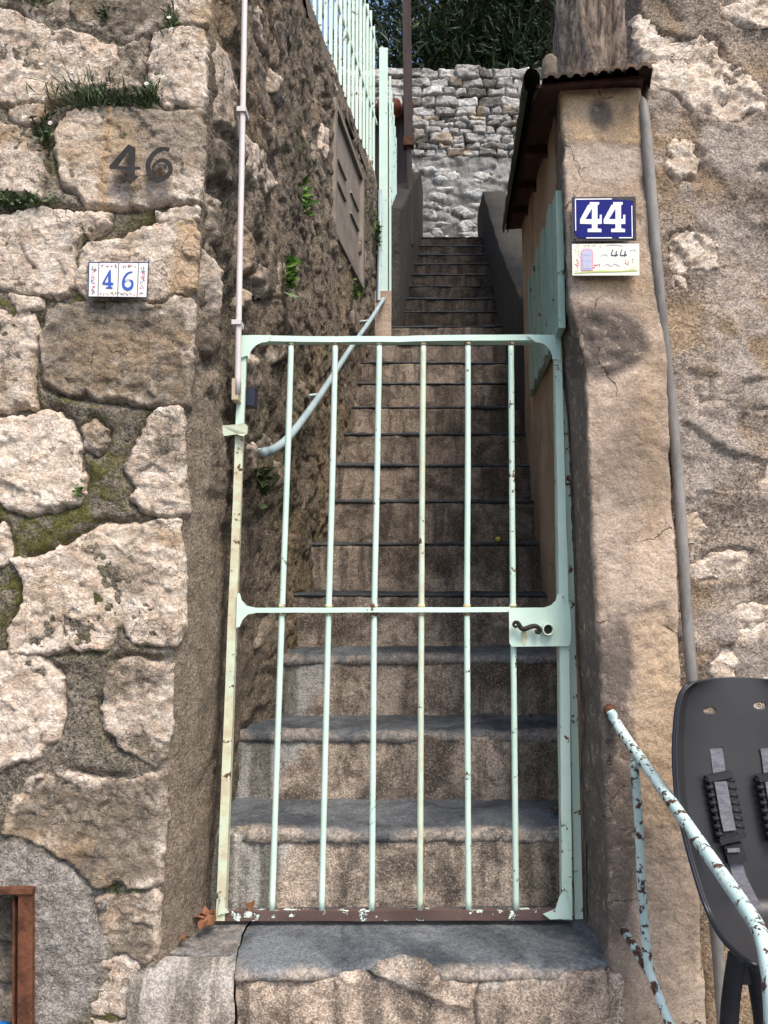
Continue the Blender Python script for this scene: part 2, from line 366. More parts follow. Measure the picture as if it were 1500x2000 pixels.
M['slate'] = mat_slate()
M['slate_dark'] = mat_slate('dark_slate', .42)  # darker slate for the treads further up
M['mint'] = mat_paint('mint_paint', (.56, .78, .66), (.66, .83, .73))
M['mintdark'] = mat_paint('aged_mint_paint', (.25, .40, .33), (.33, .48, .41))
M['palepaint'] = mat_paint('pale_blue_paint', (.42, .585, .555), (.57, .715, .675), (.050, .023, .014), chipscale=58)
M['bluetube'] = mat_paint('blue_grey_paint', (.27, .37, .40), (.36, .46, .48), (.06, .04, .03), 40)
M['rust'] = mat_simple('rusty_iron', (.055, .022, .014), (.19, .075, .038), 22, .85, .003)
M['brownrail'] = mat_paint('brown_primer', (.085, .055, .050), (.13, .085, .075), (.35, .42, .38), 30)
M['iron'] = mat_simple('dark_iron', (.016, .015, .014), (.042, .037, .034), 40, .6, .0015, spec=.2)
M['greywood'] = mat_simple('grey_cabinet_paint', (.18, .152, .124), (.30, .258, .212), 8, .6, .001)
M['conduit'] = mat_simple('white_plastic_conduit', (.60, .565, .56), (.72, .68, .68), 6, .45, .0005)
M['beige'] = mat_simple('beige_plastic', (.46, .38, .26), (.54, .46, .33), 6, .5, .0005)
M['navyplastic'] = mat_simple('navy_plastic', (.018, .022, .045), (.03, .035, .06), 6, .4, .0003)
M['zinc'] = mat_simple('weathered_zinc_pipe', (.13, .12, .11), (.29, .275, .255), 14, .6, .002, (1, 1, .35))
M['tile'] = mat_simple('mossy_clay_tile', (.020, .018, .012), (.105, .066, .045), 18, .9, .006)
M['verge'] = mat_simple('mossy_verge_board', (.014, .015, .008), (.060, .060, .028), 20, .95, .008)
M['soffit'] = mat_simple('brown_roof_timber', (.035, .016, .012), (.10, .042, .030), 14, .8, .003, (3, .4, 1))
M['bark'] = mat_simple('bark', (.045, .033, .025), (.36, .285, .225), 19, .95, .04, (1.5, 1.5, .5), fine=75)
M['darkbark'] = mat_simple('dark_bark', (.018, .014, .012), (.06, .045, .038), 14, .95, .01, (1.6, 1.6, .3))
M['pole'] = mat_simple('brown_painted_post', (.035, .022, .018), (.085, .055, .045), 14, .6, .002, (2, 2, .3))
M['asphalt'] = mat_simple('asphalt', (.035, .034, .033), (.07, .068, .065), 30, .9, .006)
M['soil'] = mat_simple('garden_soil', (.05, .038, .026), (.11, .085, .055), 6, .95, .02)
M['darkrender'] = mat_mortar('dark_render', (.055, .048, .042), (.15, .13, .112), (.03, .03, .015), (.2, .18, .16))  # dark grey render of the low walls beside the upper flight
M['core'] = mat_simple('rubble_core', (.12, .10, .075), (.24, .20, .16), 9, .95, .02)
M['drystone'] = mat_limestone('dry_stone', (.33, .325, .31), (.66, .66, .645), (.075, .073, .068), (.215, .20, .178), .8)
M['backmortar'] = mat_mortar('back_wall_mortar', (.13, .127, .122), (.56, .555, .54), (.06, .06, .03), (.8, .78, .74))
M['leaf_ole'] = mat_leaf('oleander_leaf', (.012, .030, .012), (.050, .085, .030))
M['leaf_tree'] = mat_leaf('tree_leaf', (.025, .045, .015), (.075, .11, .035))
M['leaf_gold'] = mat_leaf('yellow_green_leaf', (.10, .12, .02), (.20, .20, .04))  # yellow-green leaf colour of the garden shrub
M['leaf_small'] = mat_leaf('wall_plant_leaf', (.040, .068, .026), (.13, .17, .07))
M['leaf_bright'] = mat_leaf('fern_leaf', (.055, .13, .02), (.13, .25, .05))
M['petal'] = mat_simple('white_petal', (.72, .70, .70), (.82, .80, .80), 5, .6, .0003)
M['yolk'] = mat_simple('yellow_centre', (.55, .38, .04), (.65, .48, .06), 5, .6, .0003)
M['dryleaf'] = mat_simple('dry_leaf', (.11, .05, .028), (.27, .12, .055), 30, .7, .001)
M['enamel_blue'] = mat_simple('blue_enamel', (.002, .004, .115), (.004, .008, .19), 5, .2, .0002, spec=.2)
M['enamel_black'] = mat_simple('black_chipped_enamel', (.010, .010, .013), (.03, .027, .026), 30, .5, .001)
M['enamel_white'] = mat_simple('white_enamel', (.76, .77, .78), (.82, .82, .82), 8, .2, .0002, spec=.5)
M['glaze'] = mat_simple('white_glaze', (.72, .71, .68), (.80, .79, .77), 10, .15, .0004, spec=.5)
M['glaze_cream'] = mat_simple('cream_glaze', (.70, .69, .58), (.78, .78, .70), 14, .2, .0004, spec=.5)
for nme, cc in dict(ink_blue=(.035, .10, .47), ink_red=(.62, .07, .10), ink_pink=(.75, .30, .33), ink_green=(.10, .28, .10), ink_navy=(.03, .05, .11),
                    ink_lilac=(.44, .49, .74), ink_lime=(.48, .58, .14), ink_line=(.52, .50, .62)).items():
    M[nme] = mat_simple(nme, tuple(x * .92 for x in cc), cc, 8, .25, .0001, spec=.5)
M['seat'] = mat_simple('dark_grey_plastic_shell', (.019, .0195, .022), (.029, .029, .031), 5, .42, .0002, spec=.45, fine=300)
M['seatedge'] = mat_simple('navy_plastic_rim', (.007, .008, .016), (.011, .013, .024), 5, .35, .0002, spec=.5)
M['webbing'] = mat_simple('grey_webbing', (.10, .10, .12), (.19, .185, .21), 60, .8, .0006, (1, 1, 3))
M['rubber'] = mat_simple('black_rubber', (.013, .013, .015), (.026, .026, .028), 20, .6, .0004)
M['bluewrap'] = mat_simple('bright_blue_plastic', (.01, .12, .42), (.02, .18, .52), 10, .35, .002)
M['yellowfruit'] = mat_simple('yellow_fruit', (.55, .42, .03), (.68, .55, .06), 14, .4, .001)
M['redtile'] = mat_simple('red_clay_edge', (.20, .065, .04), (.34, .12, .075), 16, .85, .004)
M['darkwood'] = mat_simple('dark_stained_wood', (.022, .017, .018), (.060, .045, .042), 9, .8, .003, (4, 4, .4))

# ------------------------------------------------------------------ generic stone patch
def stone_patch(name, poly, mapf, seed, T=.022, wd=.022, res=.0048, parent=None, color=(.4, .3, 1, 1), relief=1.0, jag=1.0, mat=None, grow=0.0, zonef=None):
    poly = np.asarray(poly, float); lo = poly.min(0) - .02; hi = poly.max(0) + .02
    u = np.arange(lo[0], hi[0], res); v = np.arange(lo[1], hi[1], res)
    if len(u) < 4 or len(v) < 4: return None
    U, V = np.meshgrid(u, v); U = U.ravel(); V = V.ravel()
    d = sdf(U, V, poly) + grow + jag * (fbm(U * 22, V * 22, seed, 4) * .012 + fbm(U * 90, V * 90, seed + 3, 2) * .005) + max(0, jag - 1.3) * fbm(U * 9, V * 9, seed + 77, 3) * .06
    e = sstep(-.013, wd, d)
    wu = U + fbm(U * 9, V * 9, seed + 30, 3) * .03; wv = V + fbm(U * 9, V * 9, seed + 40, 3) * .03
    _, _, tl, _ = worley(wu * 9, wv * 12, seed + 50); _, _, tl2, _ = worley(wu * 26, wv * 34, seed + 60)
    rl = tl * .006 + tl2 * .0055 + fbm(U * 5, V * 5, seed + 5, 3) * .006 + ridged(wu * 16, wv * 20, seed + 9, 4) * .0050 + fbm(U * 60, V * 60, seed + 11, 3) * .0032
    rl = np.maximum(rl, -.007 + rl * .2)
    h = -.034 + (T + .034) * e ** .6 + relief * rl * e
    keep = d > -.017
    P = mapf(U, V, h)
    q = grid_faces(len(u), len(v), keep)
    if len(q) == 0: return None
    Vn, qn, un = compact(P, q)
    rimz = np.clip(sstep(.030, .006, d + .02 * fbm(U * 30, V * 30, seed + 81, 3)), 0, 1) * sstep(-.1, .35, fbm(U * 8, V * 8, seed + 80, 3) + .15)
    zc = np.stack([0 * U, 0 * U, rimz], -1)
    if zonef is not None: zc = zonef(U, V, zc)
    return obj(name, Vn, qn, mat or M['limestone'], parent, True, zc[un], color)
def rand_poly(cx, cy, rx, ry, r, n=9):
    a0 = r.random() * 6.28
    ang = [a0 + 2 * math.pi * (i + r.uniform(-.25, .25)) / n for i in range(n)]
    return [(cx + rx * r.uniform(.78, 1.12) * math.cos(a) * 1.05, cy + ry * r.uniform(.78, 1.12) * math.sin(a) * 1.05) for a in ang]
def closest(U, V, polys):
    D = np.full(U.shape, -9.)
    for p in polys:
        p = np.asarray(p, float); lo = p.min(0) - .06; hi = p.max(0) + .06
        k = (U > lo[0]) & (U < hi[0]) & (V > lo[1]) & (V < hi[1])
        if k.any(): D[k] = np.maximum(D[k], sdf(U[k], V[k], p))
    return D
def blob(U, V, cx, cy, rx, ry, seed=0, soft=.35, warp=.35):
    d = np.hypot((U - cx) / rx, (V - cy) / ry) + warp * fbm(U * 9, V * 9, seed, 4)
    return 1 - sstep(1 - soft, 1 + soft * .4, d)

# ------------------------------------------------------------------ layout of the place (metres, relative to the eye)
RISE, RUN, Y1, Z1 = .19, .2477, 1.9576, -.6167
def nose(k): return Y1 + (k - 1) * RUN, Z1 + (k - 1) * RISE
STREET = -H
YF = 1.70                                     # street front of both walls
YG = 1.868                                    # plane of the iron gate
TY = np.array([1.70, 1.78, 1.87, 2.22, 2.44, 3.27, 4.95]); TZ = np.array([-1.2, -.8, .3, 1.2, 2.7])
TX = np.array([[-.49, -.48, -.447, -.415, -.40], [-.455, -.445, -.405, -.395, -.395], [-.432, -.425, -.385, -.385, -.395],
               [-.432, -.425, -.365, -.37, -.385], [-.325, -.325, -.32, -.345, -.375], [-.24, -.24, -.24, -.28, -.352], [-.05, -.05, -.05, -.05, -.05]])
def XL(Y, Z):
    Y = np.clip(np.asarray(Y, float), TY[0], TY[-1]); Z = np.clip(np.asarray(Z, float), TZ[0], TZ[-1])
    i = np.clip(np.searchsorted(TY, Y) - 1, 0, len(TY) - 2); j = np.clip(np.searchsorted(TZ, Z) - 1, 0, len(TZ) - 2)
    a = (Y - TY[i]) / (TY[i + 1] - TY[i]); b = (Z - TZ[j]) / (TZ[j + 1] - TZ[j])
    wob = np.clip((1.92 - Y) / .22, 0, 1) * .013 * fbm(Z * 5.0, Z * 0 + 2.3, 91, 4)
    return wob + TX[i, j] * (1 - a) * (1 - b) + TX[i + 1, j] * a * (1 - b) + TX[i, j + 1] * (1 - a) * b + TX[i + 1, j + 1] * a * b
def on_left(px, py):
    lo, hi = 1.70, 4.95
    for _ in range(40):
        m = (lo + hi) / 2; p = at(px, py, m)
        if p[0] > XL(m, p[2]): lo = m
        else: hi = m
    p = at(px, py, lo); return p[1], p[2]
def XR(Y, Z):
    b = np.clip((np.asarray(Z, float) + .3) / 1.2, 0, 1)
    return (.462 + .120 * (Y - 1.75)) * (1 - b) + (.424 + .137 * (Y - 1.75)) * b

# ---- street and terraces
g = 60
tag(obj('street', [(-g, -g, STREET), (g, -g, STREET), (g, g, STREET), (-g, g, STREET)], [(0, 1, 2, 3)], M['asphalt'], smooth=False), kind='structure')
tag(obj('garden_terrace', *box_vf(-9, -.62, 2.1, 8.2, STREET + .02, 2.55), M['soil'], smooth=False), kind='structure')
tag(obj('upper_terrace', *box_vf(-9, 12, 8.55, 30, STREET + .02, 5.30), M['soil'], smooth=False), kind='structure')
tag(obj('hillside', *box_vf(1.15, 12, 2.6, 8.5, STREET + .02, 1.25), M['soil'], smooth=False), kind='structure')

# ---- stairs
stairs = thing('stairs', None, None, (0, Y1, STREET), kind='structure')
def sweep(name, prof, x0, x1, mat, parent, seed, amp=.004, res=.011, col=None, color=None, ends=True, xshift=None):
    """profile of (y, z) points swept along x with uneven surface"""
    P = []
    for i in range(len(prof) - 1):
        a = np.array(prof[i]); b = np.array(prof[i + 1]); n = max(1, int(np.linalg.norm(b - a) / res))
        for k in range(n): P.append(a + (b - a) * k / n)
    P.append(np.array(prof[-1])); P = np.array(P); m = len(P)
    nrm = np.gradient(P, axis=0); nrm = np.stack([-nrm[:, 1], nrm[:, 0]], 1); nrm /= np.linalg.norm(nrm, axis=1, keepdims=True) + 1e-9
    arc = np.r_[0, np.cumsum(np.linalg.norm(np.diff(P, axis=0), axis=1))]
    xs = np.linspace(x0, x1, max(2, int((x1 - x0) / res)))
    X, A = np.meshgrid(xs, arc); dsp = amp * (fbm(X * 7, A * 7, seed, 5, .6) + .35 * fbm(X * 60, A * 60, seed + 7, 2))
    Vv = np.stack([X, P[:, 0][:, None] + nrm[:, 0][:, None] * dsp, P[:, 1][:, None] + nrm[:, 1][:, None] * dsp], -1)
    if xshift is not None: Vv = xshift(Vv, X, A)
    Vf = Vv.reshape(-1, 3); q = grid_faces(len(xs), m)
    cl = None if col is None else col(Vf)
    return obj(name, Vf, q, mat, parent, True, cl, color)
def step_col(k):
    def fn(V):
        x, y, z = V.T; yk, zk = nose(k)
        pale = np.zeros(len(V)); dark_mask = np.zeros(len(V))
        if k <= 3:
            c = {1: (-.40, .20), 2: (-.38, .16), 3: (-.28, .10)}[k]
            ed = c[0] + c[1] + .05 * fbm(x * 0 + 3.1, z * 12, 5 + k, 3) + (z - zk) * .5
            pale = 1 - sstep(-.015, .03, x - ed + .03 * fbm(x * 20, z * 20, k, 3))
        dark_mask = .5 * blob(x, z, XR(yk, zk) - .03, zk - .1, .13, .3, k)  # darker patch towards the right end of each riser
        return np.stack([dark_mask, 0 * x, pale], -1)
    return fn
for k in range(1, 22):
    yk, zk = nose(k)
    if k <= 13: xa = float(XL(min(yk + .1, 4.9), zk)) - .12; xb = float(XR(yk, zk)) + .14
    else: xa = .142 + (yk - 5.18) * .117 - .12; xb = .787 + (yk - 5.18) * .083 + .14
    if k == 13: xa = -.25
    tilt = random.uniform(-.004, .006) + (.010 if k == 13 else 0)
    sh = lambda Vv, X, A, t=tilt: Vv + np.stack([0 * X, 0 * X, t * X], -1)
    rs = .009 if k < 8 else .016
    th = .014
    val = [1.0, 1.12, .95, .92, 1.0, 1.05, .92, 1, .95, 1.0][k % 10] * (1.0 if k < 5 else .70 if k < 14 else .24)  # risers darkened in stages up the flight, putting the alley's shade into their colour
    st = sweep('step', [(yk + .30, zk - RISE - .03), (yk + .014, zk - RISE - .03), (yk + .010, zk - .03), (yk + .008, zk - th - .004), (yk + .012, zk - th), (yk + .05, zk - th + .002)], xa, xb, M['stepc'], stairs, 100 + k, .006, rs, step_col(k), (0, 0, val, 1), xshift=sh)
    back = RUN + .04 if k < 21 else 1.4
    worn = k <= 3
    nz = [(yk + .012, zk - th - .002), (yk + .004, zk - th), (yk + .002, zk - .010), (yk + .007, zk - .003), (yk + .018, zk), (yk + back, zk + .002)]
    if worn: nz = [(yk + .016, zk - .034), (yk + .007, zk - .030), (yk + .005, zk - .018), (yk + .011, zk - .006), (yk + .026, zk), (yk + back, zk + .002)]
    tc = (lambda V, yk=yk, k=k: np.stack([0 * V[:, 0], 0 * V[:, 0], (.85 if k == 1 else .55 if k < 4 else .0) * (1 - sstep(.012, .035, V[:, 1] - yk + .05 * fbm(V[:, 0] * 9, V[:, 1] * 9, k, 4)))], -1))
    tr = sweep('tread', nz, xa, xb, M['slate' if k < 4 else 'slate_dark'], st, 300 + k, .009, rs, tc, xshift=sh)

# landing in front of the gate: slate slab, cracked cement block, patched riser
yl, zl = 1.672, Z1 - RISE
def wig(Vv): return .016 * fbm(Vv[..., 1] * 9 + Vv[..., 2] * 9, 0 * Vv[..., 1] + 1.7, 97, 4)
def wig_r(Vv, X, A): Vv = Vv.copy(); Vv[..., 0] += wig(Vv) * sstep(-.15, -.31, X); return Vv
def wig_l(Vv, X, A): Vv = Vv.copy(); Vv[..., 0] += wig(Vv) * sstep(-.45, -.32, X); return Vv
def slab_front(Vv, X, A):
    y = Vv[..., 1]; n = .026 * sstep(-.1, .5, fbm(X * 5 + 2, 0 * X, 71, 4)) + .008 * fbm(X * 30, 0 * X, 72, 3)
    n = n * (1 - sstep(.18, .30, X)) + sstep(.34, .47, X) * .035
    bend = sstep(yl + .12, yl, y)
    Vv = Vv.copy(); Vv[..., 0] += wig(Vv) * sstep(-.15, -.31, X); Vv[..., 1] = y + n * bend; Vv[..., 2] += -.006 * np.abs(n) * 40 * bend * .2 + .003 * X; return Vv
land = sweep('landing_riser', [(yl + .25, STREET + .19), (yl + .006, STREET + .19), (yl + .008, zl - .12), (yl + .010, zl - .030), (yl + .018, zl - .020), (yl + .09, zl - .014)], -.3125, .50, M['stepc'], stairs, 61, .007, .007,
             lambda V: np.stack([.3 * blob(V[:, 0], V[:, 2], .33, zl - .09, .12, .1, 3), 0 * V[:, 0], 0 * V[:, 0]], -1), (0, 0, 1.12, 1), xshift=wig_r)
sweep('tread', [(yl + .03, zl - .030), (yl + .004, zl - .028), (yl - .004, zl - .018), (yl + .004, zl - .006), (yl + .024, zl), (yl + .34, zl + .003)], -.312, .515, M['slate'], land, 62, .0035, .007,
      lambda V: np.stack([0 * V[:, 0], 0 * V[:, 0], .7 * (1 - sstep(.0, .03, V[:, 1] - yl + .03 * fbm(V[:, 0] * 12, V[:, 1] * 12, 4, 3)))], -1), xshift=slab_front)
blk = sweep('cement_block', [(yl + .3, STREET + .19), (yl - .010, STREET + .19), (yl - .006, zl - .10), (yl - .002, zl - .055), (yl + .012, zl - .022), (yl + .040, zl - .006), (yl + .058, zl - .003)], -.53, -.3155, M['stepc'], stairs, 63, .006, .006,
            lambda V: np.stack([0 * V[:, 0], 0 * V[:, 0], .55 + .2 * sstep(-.10, -.0, V[:, 2] - zl)], -1), (0, 0, 1.0, 1), xshift=wig_l)
sweep('tread', [(yl + .066, zl - .03), (yl + .064, zl - .004), (yl + .070, zl - .001), (yl + .34, zl + .002)], -.53, -.3155, M['slate'], blk, 64, .005, .006, lambda V: np.stack([0 * V[:, 0], 0 * V[:, 0], .35 + 0 * V[:, 0]], -1), xshift=lambda Vv, X, A: wig_l(Vv + np.stack([0 * X, (.016 * fbm(X * 14, 0 * X, 19, 4)) * (A < .03), 0 * X], -1), X, A))
# mortar repairs on the riser
def rmap(U, V, h):
    zt = zl - .010; e = np.maximum(0, V - zt); w = sstep(0, .012, e)
    return np.stack([U, yl + .002 - h * (1 - w) + e * 2.0, np.minimum(V, zt) + .008 * w + h * w], -1)
pp = [at(x, y, yl)[[0, 2]] for x, y in [(722, 1898), (745, 1882), (790, 1872), (830, 1880), (870, 1905), (900, 1915), (935, 1920), (925, 1950), (918, 1972), (880, 1968), (830, 1945), (780, 1925)]]
stone_patch('cement_patch', pp, rmap, 81, .010, .012, .0035, stairs, (0, 0, 1.1, 1), .12, .6, M['stepc'])
pp = [at(x, y, yl)[[0, 2]] for x, y in [(935, 1925), (1010, 1905), (1080, 1912), (1185, 1890), (1195, 1990), (1100, 2040), (930, 2040), (925, 1980)]]
stone_patch('cement_patch', pp, rmap, 83, .008, .012, .004, stairs, (0, 0, .9, 1), .2, .6, M['stepc'])
tag(obj('lower_step', *box_vf(-.55, .62, 1.33, 2.0, STREET, STREET + .19), M['stepc'], stairs, False, None, (0, 0, .9, 1)))

# ---- left wall of big stones, street front and alley side
wall = thing('stone_wall', 'tall old wall of big pale limestone blocks with mossy mortar, left of the gate', 'wall', (-.8, YF + .3, STREET))
def XC(Z): return XL(np.full(np.shape(Z), 1.70), Z)
def fmap(S, Z, h):
    """front of the left wall: S metres left of the corner; wraps a little round the corner"""
    S = np.asarray(S); x = XC(Z) - np.maximum(S, 0); y = YF - h
    wr = np.maximum(-S, 0); return np.stack([x + np.where(S < 0, h * .5 + wr * .45, 0), y + wr * .9, Z], -1)
def fpix(px, py):
    p = at(px, py, YF - .015); return float(XC(p[2]) - p[0]), float(p[2])
ST = [  # outline in photo pixels, weather, ochre, value
 ([(-60,15),(0,20),(35,25),(75,45),(130,55),(185,70),(222,95),(228,115),(215,145),(190,160),(150,170),(100,190),(40,195),(0,190),(-60,185)], .30,.9,1.0),
 ([(228,88),(260,80),(283,78),(276,130),(262,165),(205,178),(212,150),(234,120)], .55,.3,.85),
 ([(302,62),(345,48),(392,50),(400,95),(397,150),(394,205),(335,200),(310,190),(292,150),(292,110)], .35,.7,1.0),
 ([(352,-60),(408,-60),(406,0),(402,42),(347,44),(335,25)], .35,.9,.95),
 ([(140,-60),(345,-60),(328,30),(298,58),(232,74),(172,48),(140,22)], .75,.5,.8),
 ([(-60,-60),(130,-60),(132,12),(120,38),(78,36),(20,10),(-60,5)], .6,.4,.85),
 ([(130,218),(200,206),(290,212),(390,215),(402,260),(398,330),(392,395),(330,385),(250,398),(165,395),(150,365),(122,355),(106,290),(106,258)], .42,.7,1.0),
 ([(-60,235),(0,240),(60,250),(82,280),(80,330),(65,372),(40,382),(0,370),(-60,375)], .42,.9,.95),
 ([(16,210),(80,205),(76,242),(25,232)], .35,1.,.85),
 ([(-60,430),(0,425),(60,408),(100,405),(160,412),(205,416),(200,440),(160,468),(147,480),(140,560),(120,575),(60,575),(0,555),(-60,550)], .22,.3,1.02),
 ([(165,478),(235,465),(300,440),(375,428),(387,470),(378,560),(330,570),(310,588),(170,586),(148,560),(152,490)], .28,.6,1.0),
 ([(308,413),(382,404),(386,424),(315,428)], .3,.3,.95),
 ([(18,575),(70,580),(80,595),(35,602)], .3,.4,.95),
 ([(-60,600),(55,605),(60,650),(52,720),(58,790),(0,795),(-60,795)], .45,.6,.95),
 ([(90,602),(150,588),(310,600),(342,575),(374,582),(381,650),(376,740),(371,790),(300,788),(200,775),(140,765),(85,745),(78,690),(82,650)], .78,.6,.88),
 ([(-60,820),(0,820),(50,815),(110,805),(130,825),(145,860),(148,900),(160,930),(155,950),(140,980),(90,990),(50,998),(0,985),(-60,990)], .05,.1,1.12),
 ([(162,838),(180,822),(200,840),(198,870),(185,882),(165,870)], .7,.8,.9),
 ([(310,800),(350,795),(360,830),(365,900),(366,960),(372,1000),(330,1008),(280,995),(255,970),(270,950),(245,920),(258,890),(272,850)], .35,.6,1.0),
 ([(20,1095),(60,1095),(110,1080),(150,1055),(190,1028),(240,1025),(350,1018),(362,1080),(369,1150),(366,1220),(355,1250),(310,1255),(270,1252),(240,1222),(225,1225),(200,1265),(100,1272),(25,1278),(12,1230),(50,1180),(45,1130)], .20,.3,1.08),
 ([(-60,1290),(0,1285),(65,1280),(108,1315),(110,1365),(112,1395),(100,1440),(70,1475),(0,1498),(-60,1500)], .08,.1,1.1),
 ([(215,1300),(250,1290),(337,1298),(334,1360),(330,1430),(322,1470),(300,1500),(230,1455),(195,1390),(205,1340)], .48,.3,.95),
 ([(10,1580),(25,1555),(60,1525),(130,1515),(190,1530),(250,1530),(322,1510),(328,1600),(320,1680),(314,1730),(190,1730),(150,1690),(90,1655),(60,1640),(5,1630)], .78,.6,.9),
 ([(190,1755),(310,1750),(307,1850),(280,1880),(210,1860),(195,1800)], .62,.5,.9),
 ([(190,1872),(272,1884),(252,1930),(240,1985),(180,1985),(175,1930)], .3,.4,.95),
 ([(-60,1030),(0,1030),(14,1080),(2,1105),(-60,1100)], .4,.2,.95),
 ([(180,2000),(262,1995),(270,2120),(170,2120)], .5,.4,.9),
]
polys = [[fpix(x, y) for x, y in s[0]] for s in ST]
r0 = random.Random(3)
extra = []
for row in range(9):                     # the wall goes on to the left of the picture
    z0 = STREET + .12 + row * .335; s = .56 + r0.uniform(-.02, .04)
    while s < 1.25:
        wdt = r0.uniform(.22, .42); extra.append(rand_poly(s + wdt / 2, z0 + .15 + r0.uniform(-.02, .02), wdt * .48, .145, r0, 10)); s += wdt + .03
extra = [p for p in extra if min(q[0] for q in p) > .53]
NICHE = (fpix(38, 1990)[0], 9.0, -9.0, zat(1745, YF))   # s range, z range of the framed recess
def build_front():
    res = .0062; S = np.r_[np.arange(0, .03, .004), np.arange(.03, 1.25, res)]; Z = np.arange(STREET, 2.0, res)
    U, V = np.meshgrid(S, Z); u, v = U.ravel(), V.ravel()
    D = closest(u, v, polys + extra)
    ed = np.minimum(1, u / .03)
    crev = np.exp(-((D + .006) / .010) ** 2) * sstep(.0, .35, fbm(u * 6, v * 6, 21, 3) + .12)
    h = ed * (.004 + .010 * fbm(u * 7, v * 7, 22, 4) + .006 * fbm(u * 30, v * 30, 23, 4, .65) + .003 * fbm(u * 110, v * 110, 24, 2) - .020 * crev)
    cem = blob(u, v, fpix(60, 1800)[0], fpix(60, 1830)[1], .17, .20, 31, .18, .22)
    sc, zc = fpix(0, 1650); cem = np.maximum(cem, sstep(.0, .05, u - (sc - .10) ) * sstep(.02, -.03, v - zc + .05 * fbm(u * 12, v * 3, 33, 3)) * (u < .60))
    h += cem * .012
    inn = (u > NICHE[0]) & (v < NICHE[3]) & (u < .62)
    h = np.where(inn, -.16 + .02 * fbm(u * 14, v * 14, 35, 4), h)
    moss = np.clip(sstep(-.35, .2, fbm(u * 3.2, v * 3.2, 41, 3)) * (1 - cem), 0, 1) * sstep(.01, .06, u)
    side = .75 * sstep(.05, .0, u)
    zone = np.stack([moss, 0 * u, np.where(inn, 0, np.maximum(cem * .9, side * .6))], -1)
    o = obj('mortar', fmap(u, v, h), grid_faces(len(S), len(Z)), M['mortar'], wall, True, zone)
build_front()
def zone46(U, V, z):
    a = fpix(205, 300); o = np.exp(-((U - a[0] - .006 * fbm(V * 20, 0 * V, 3, 3)) / .011) ** 2); z[:, 1] = o
    z[:, 0] = sstep(a[0] + .005, a[0] - .02, U + .02 * fbm(U * 20, V * 20, 4, 3)) * sstep(fpix(300, 345)[1], fpix(300, 290)[1], V + .03 * fbm(U * 15, V * 15, 5, 3)) * .9
    return z
def zoneI(U, V, z):
    a = fpix(320, 500); z[:, 1] = .8 * sstep(a[0] - .01, a[0] - .04, U + .03 * fbm(U * 18, V * 18, 6, 3)); b = fpix(240, 585); z[:, 0] = np.maximum(z[:, 0], sstep(.05, .0, V - b[1] + .02 * fbm(U * 20, V * 20, 7, 3)) * .6); return z
def zoneP(U, V, z):
    a = fpix(260, 1120); z[:, 0] = .85 * blob(U, V, a[0], a[1], .055, .05, 8, .5, .5); b = fpix(330, 1050); z[:, 1] = .6 * blob(U, V, b[0], b[1], .04, .025, 9); return z
ZF = {6: zone46, 10: zoneI, 18: zoneP}
for i, (s, p) in enumerate(zip(ST, polys)):
    stone_patch('stone', p, fmap, 500 + 13 * i, T=.012, wd=.006, res=.0044, parent=wall, color=(s[1], s[2], s[3], 1), relief=.75, grow=.005, zonef=ZF.get(i))
for i, p in enumerate(extra):
    stone_patch('stone', p, fmap, 900 + 7 * i, T=.02, wd=.03, res=.012, parent=wall, color=(r0.uniform(.1, .8), r0.uniform(.2, .8), r0.uniform(.9, 1.1), 1), relief=.8)
# stones in the back of the framed recess
for i, (a, b, c, d) in enumerate([(-30, 1770, 20, 1850), (-35, 1860, 26, 1930), (-30, 1940, 24, 2030)]):
    pl = []
    for x, y in ((a, b), (c + 14, b + 5), (c + 16, d), (a, d - 4)):
        p = at(x, y, YF + .115); pl.append((float(XC(p[2]) - p[0]), float(p[2])))
    stone_patch('stone', pl, lambda S, Z, h: fmap(S, Z, h - .130), 70 + i, .02, .03, .006, wall, (.7, .5, .8, 1))

# alley side
def amap(Y, Z, h): return np.stack([XL(Y, Z) + h, Y, Z], -1)
AL = [  # pale stones showing on the alley side, photo pixels
 ([(408,55),(438,110),(462,180),(462,285),(438,258),(412,248)], .35,.3,.9), ([(412,262),(440,270),(462,320),(462,380),(425,340)], .7,.3,.7),
 ([(398,490),(428,500),(432,560),(430,640),(415,600),(396,550)], .3,.3,.9), ([(404,380),(430,400),(440,470),(418,480),(404,440)], .6,.3,.8),
 ([(482,262),(508,290),(537,362),(516,388),(497,372),(482,330)], .25,.3,1.0), ([(486,0),(500,10),(512,60),(520,110),(505,100),(490,50)], .5,.5,.9),
 ([(540,140),(550,150),(556,196),(546,205),(534,180)], .5,.5,.9), ([(610,190),(620,200),(624,248),(614,250)], .6,.6,.8),
 ([(628,238),(638,250),(640,300),(632,315),(624,290)], .3,.3,.95), ([(590,250),(600,262),(598,320),(588,300)], .5,.4,.9),
 ([(478,440),(496,470),(492,540),(478,530)], .45,.6,.9), ([(476,560),(486,570),(484,600),(474,595)], .3,.7,.9),
 ([(640,120),(662,150),(660,190),(646,180)], .5,.5,.9), ([(515,230),(535,250),(548,300),(530,300)], .55,.5,.8),
 ([(480,870),(500,860),(508,905),(490,930)], .4,.3,.85), ([(540,900),(552,905),(552,960),(540,950)], .35,.3,.9),
 ([(476,700),(500,690),(512,740),(490,780)], .55,.4,.8), ([(522,650),(560,660),(566,700),(530,710)], .75,.3,.8),
]
apolys = [[on_left(x, y) for x, y in s[0]] for s in AL]
r1 = random.Random(11); rnd_al = []
tries = 0
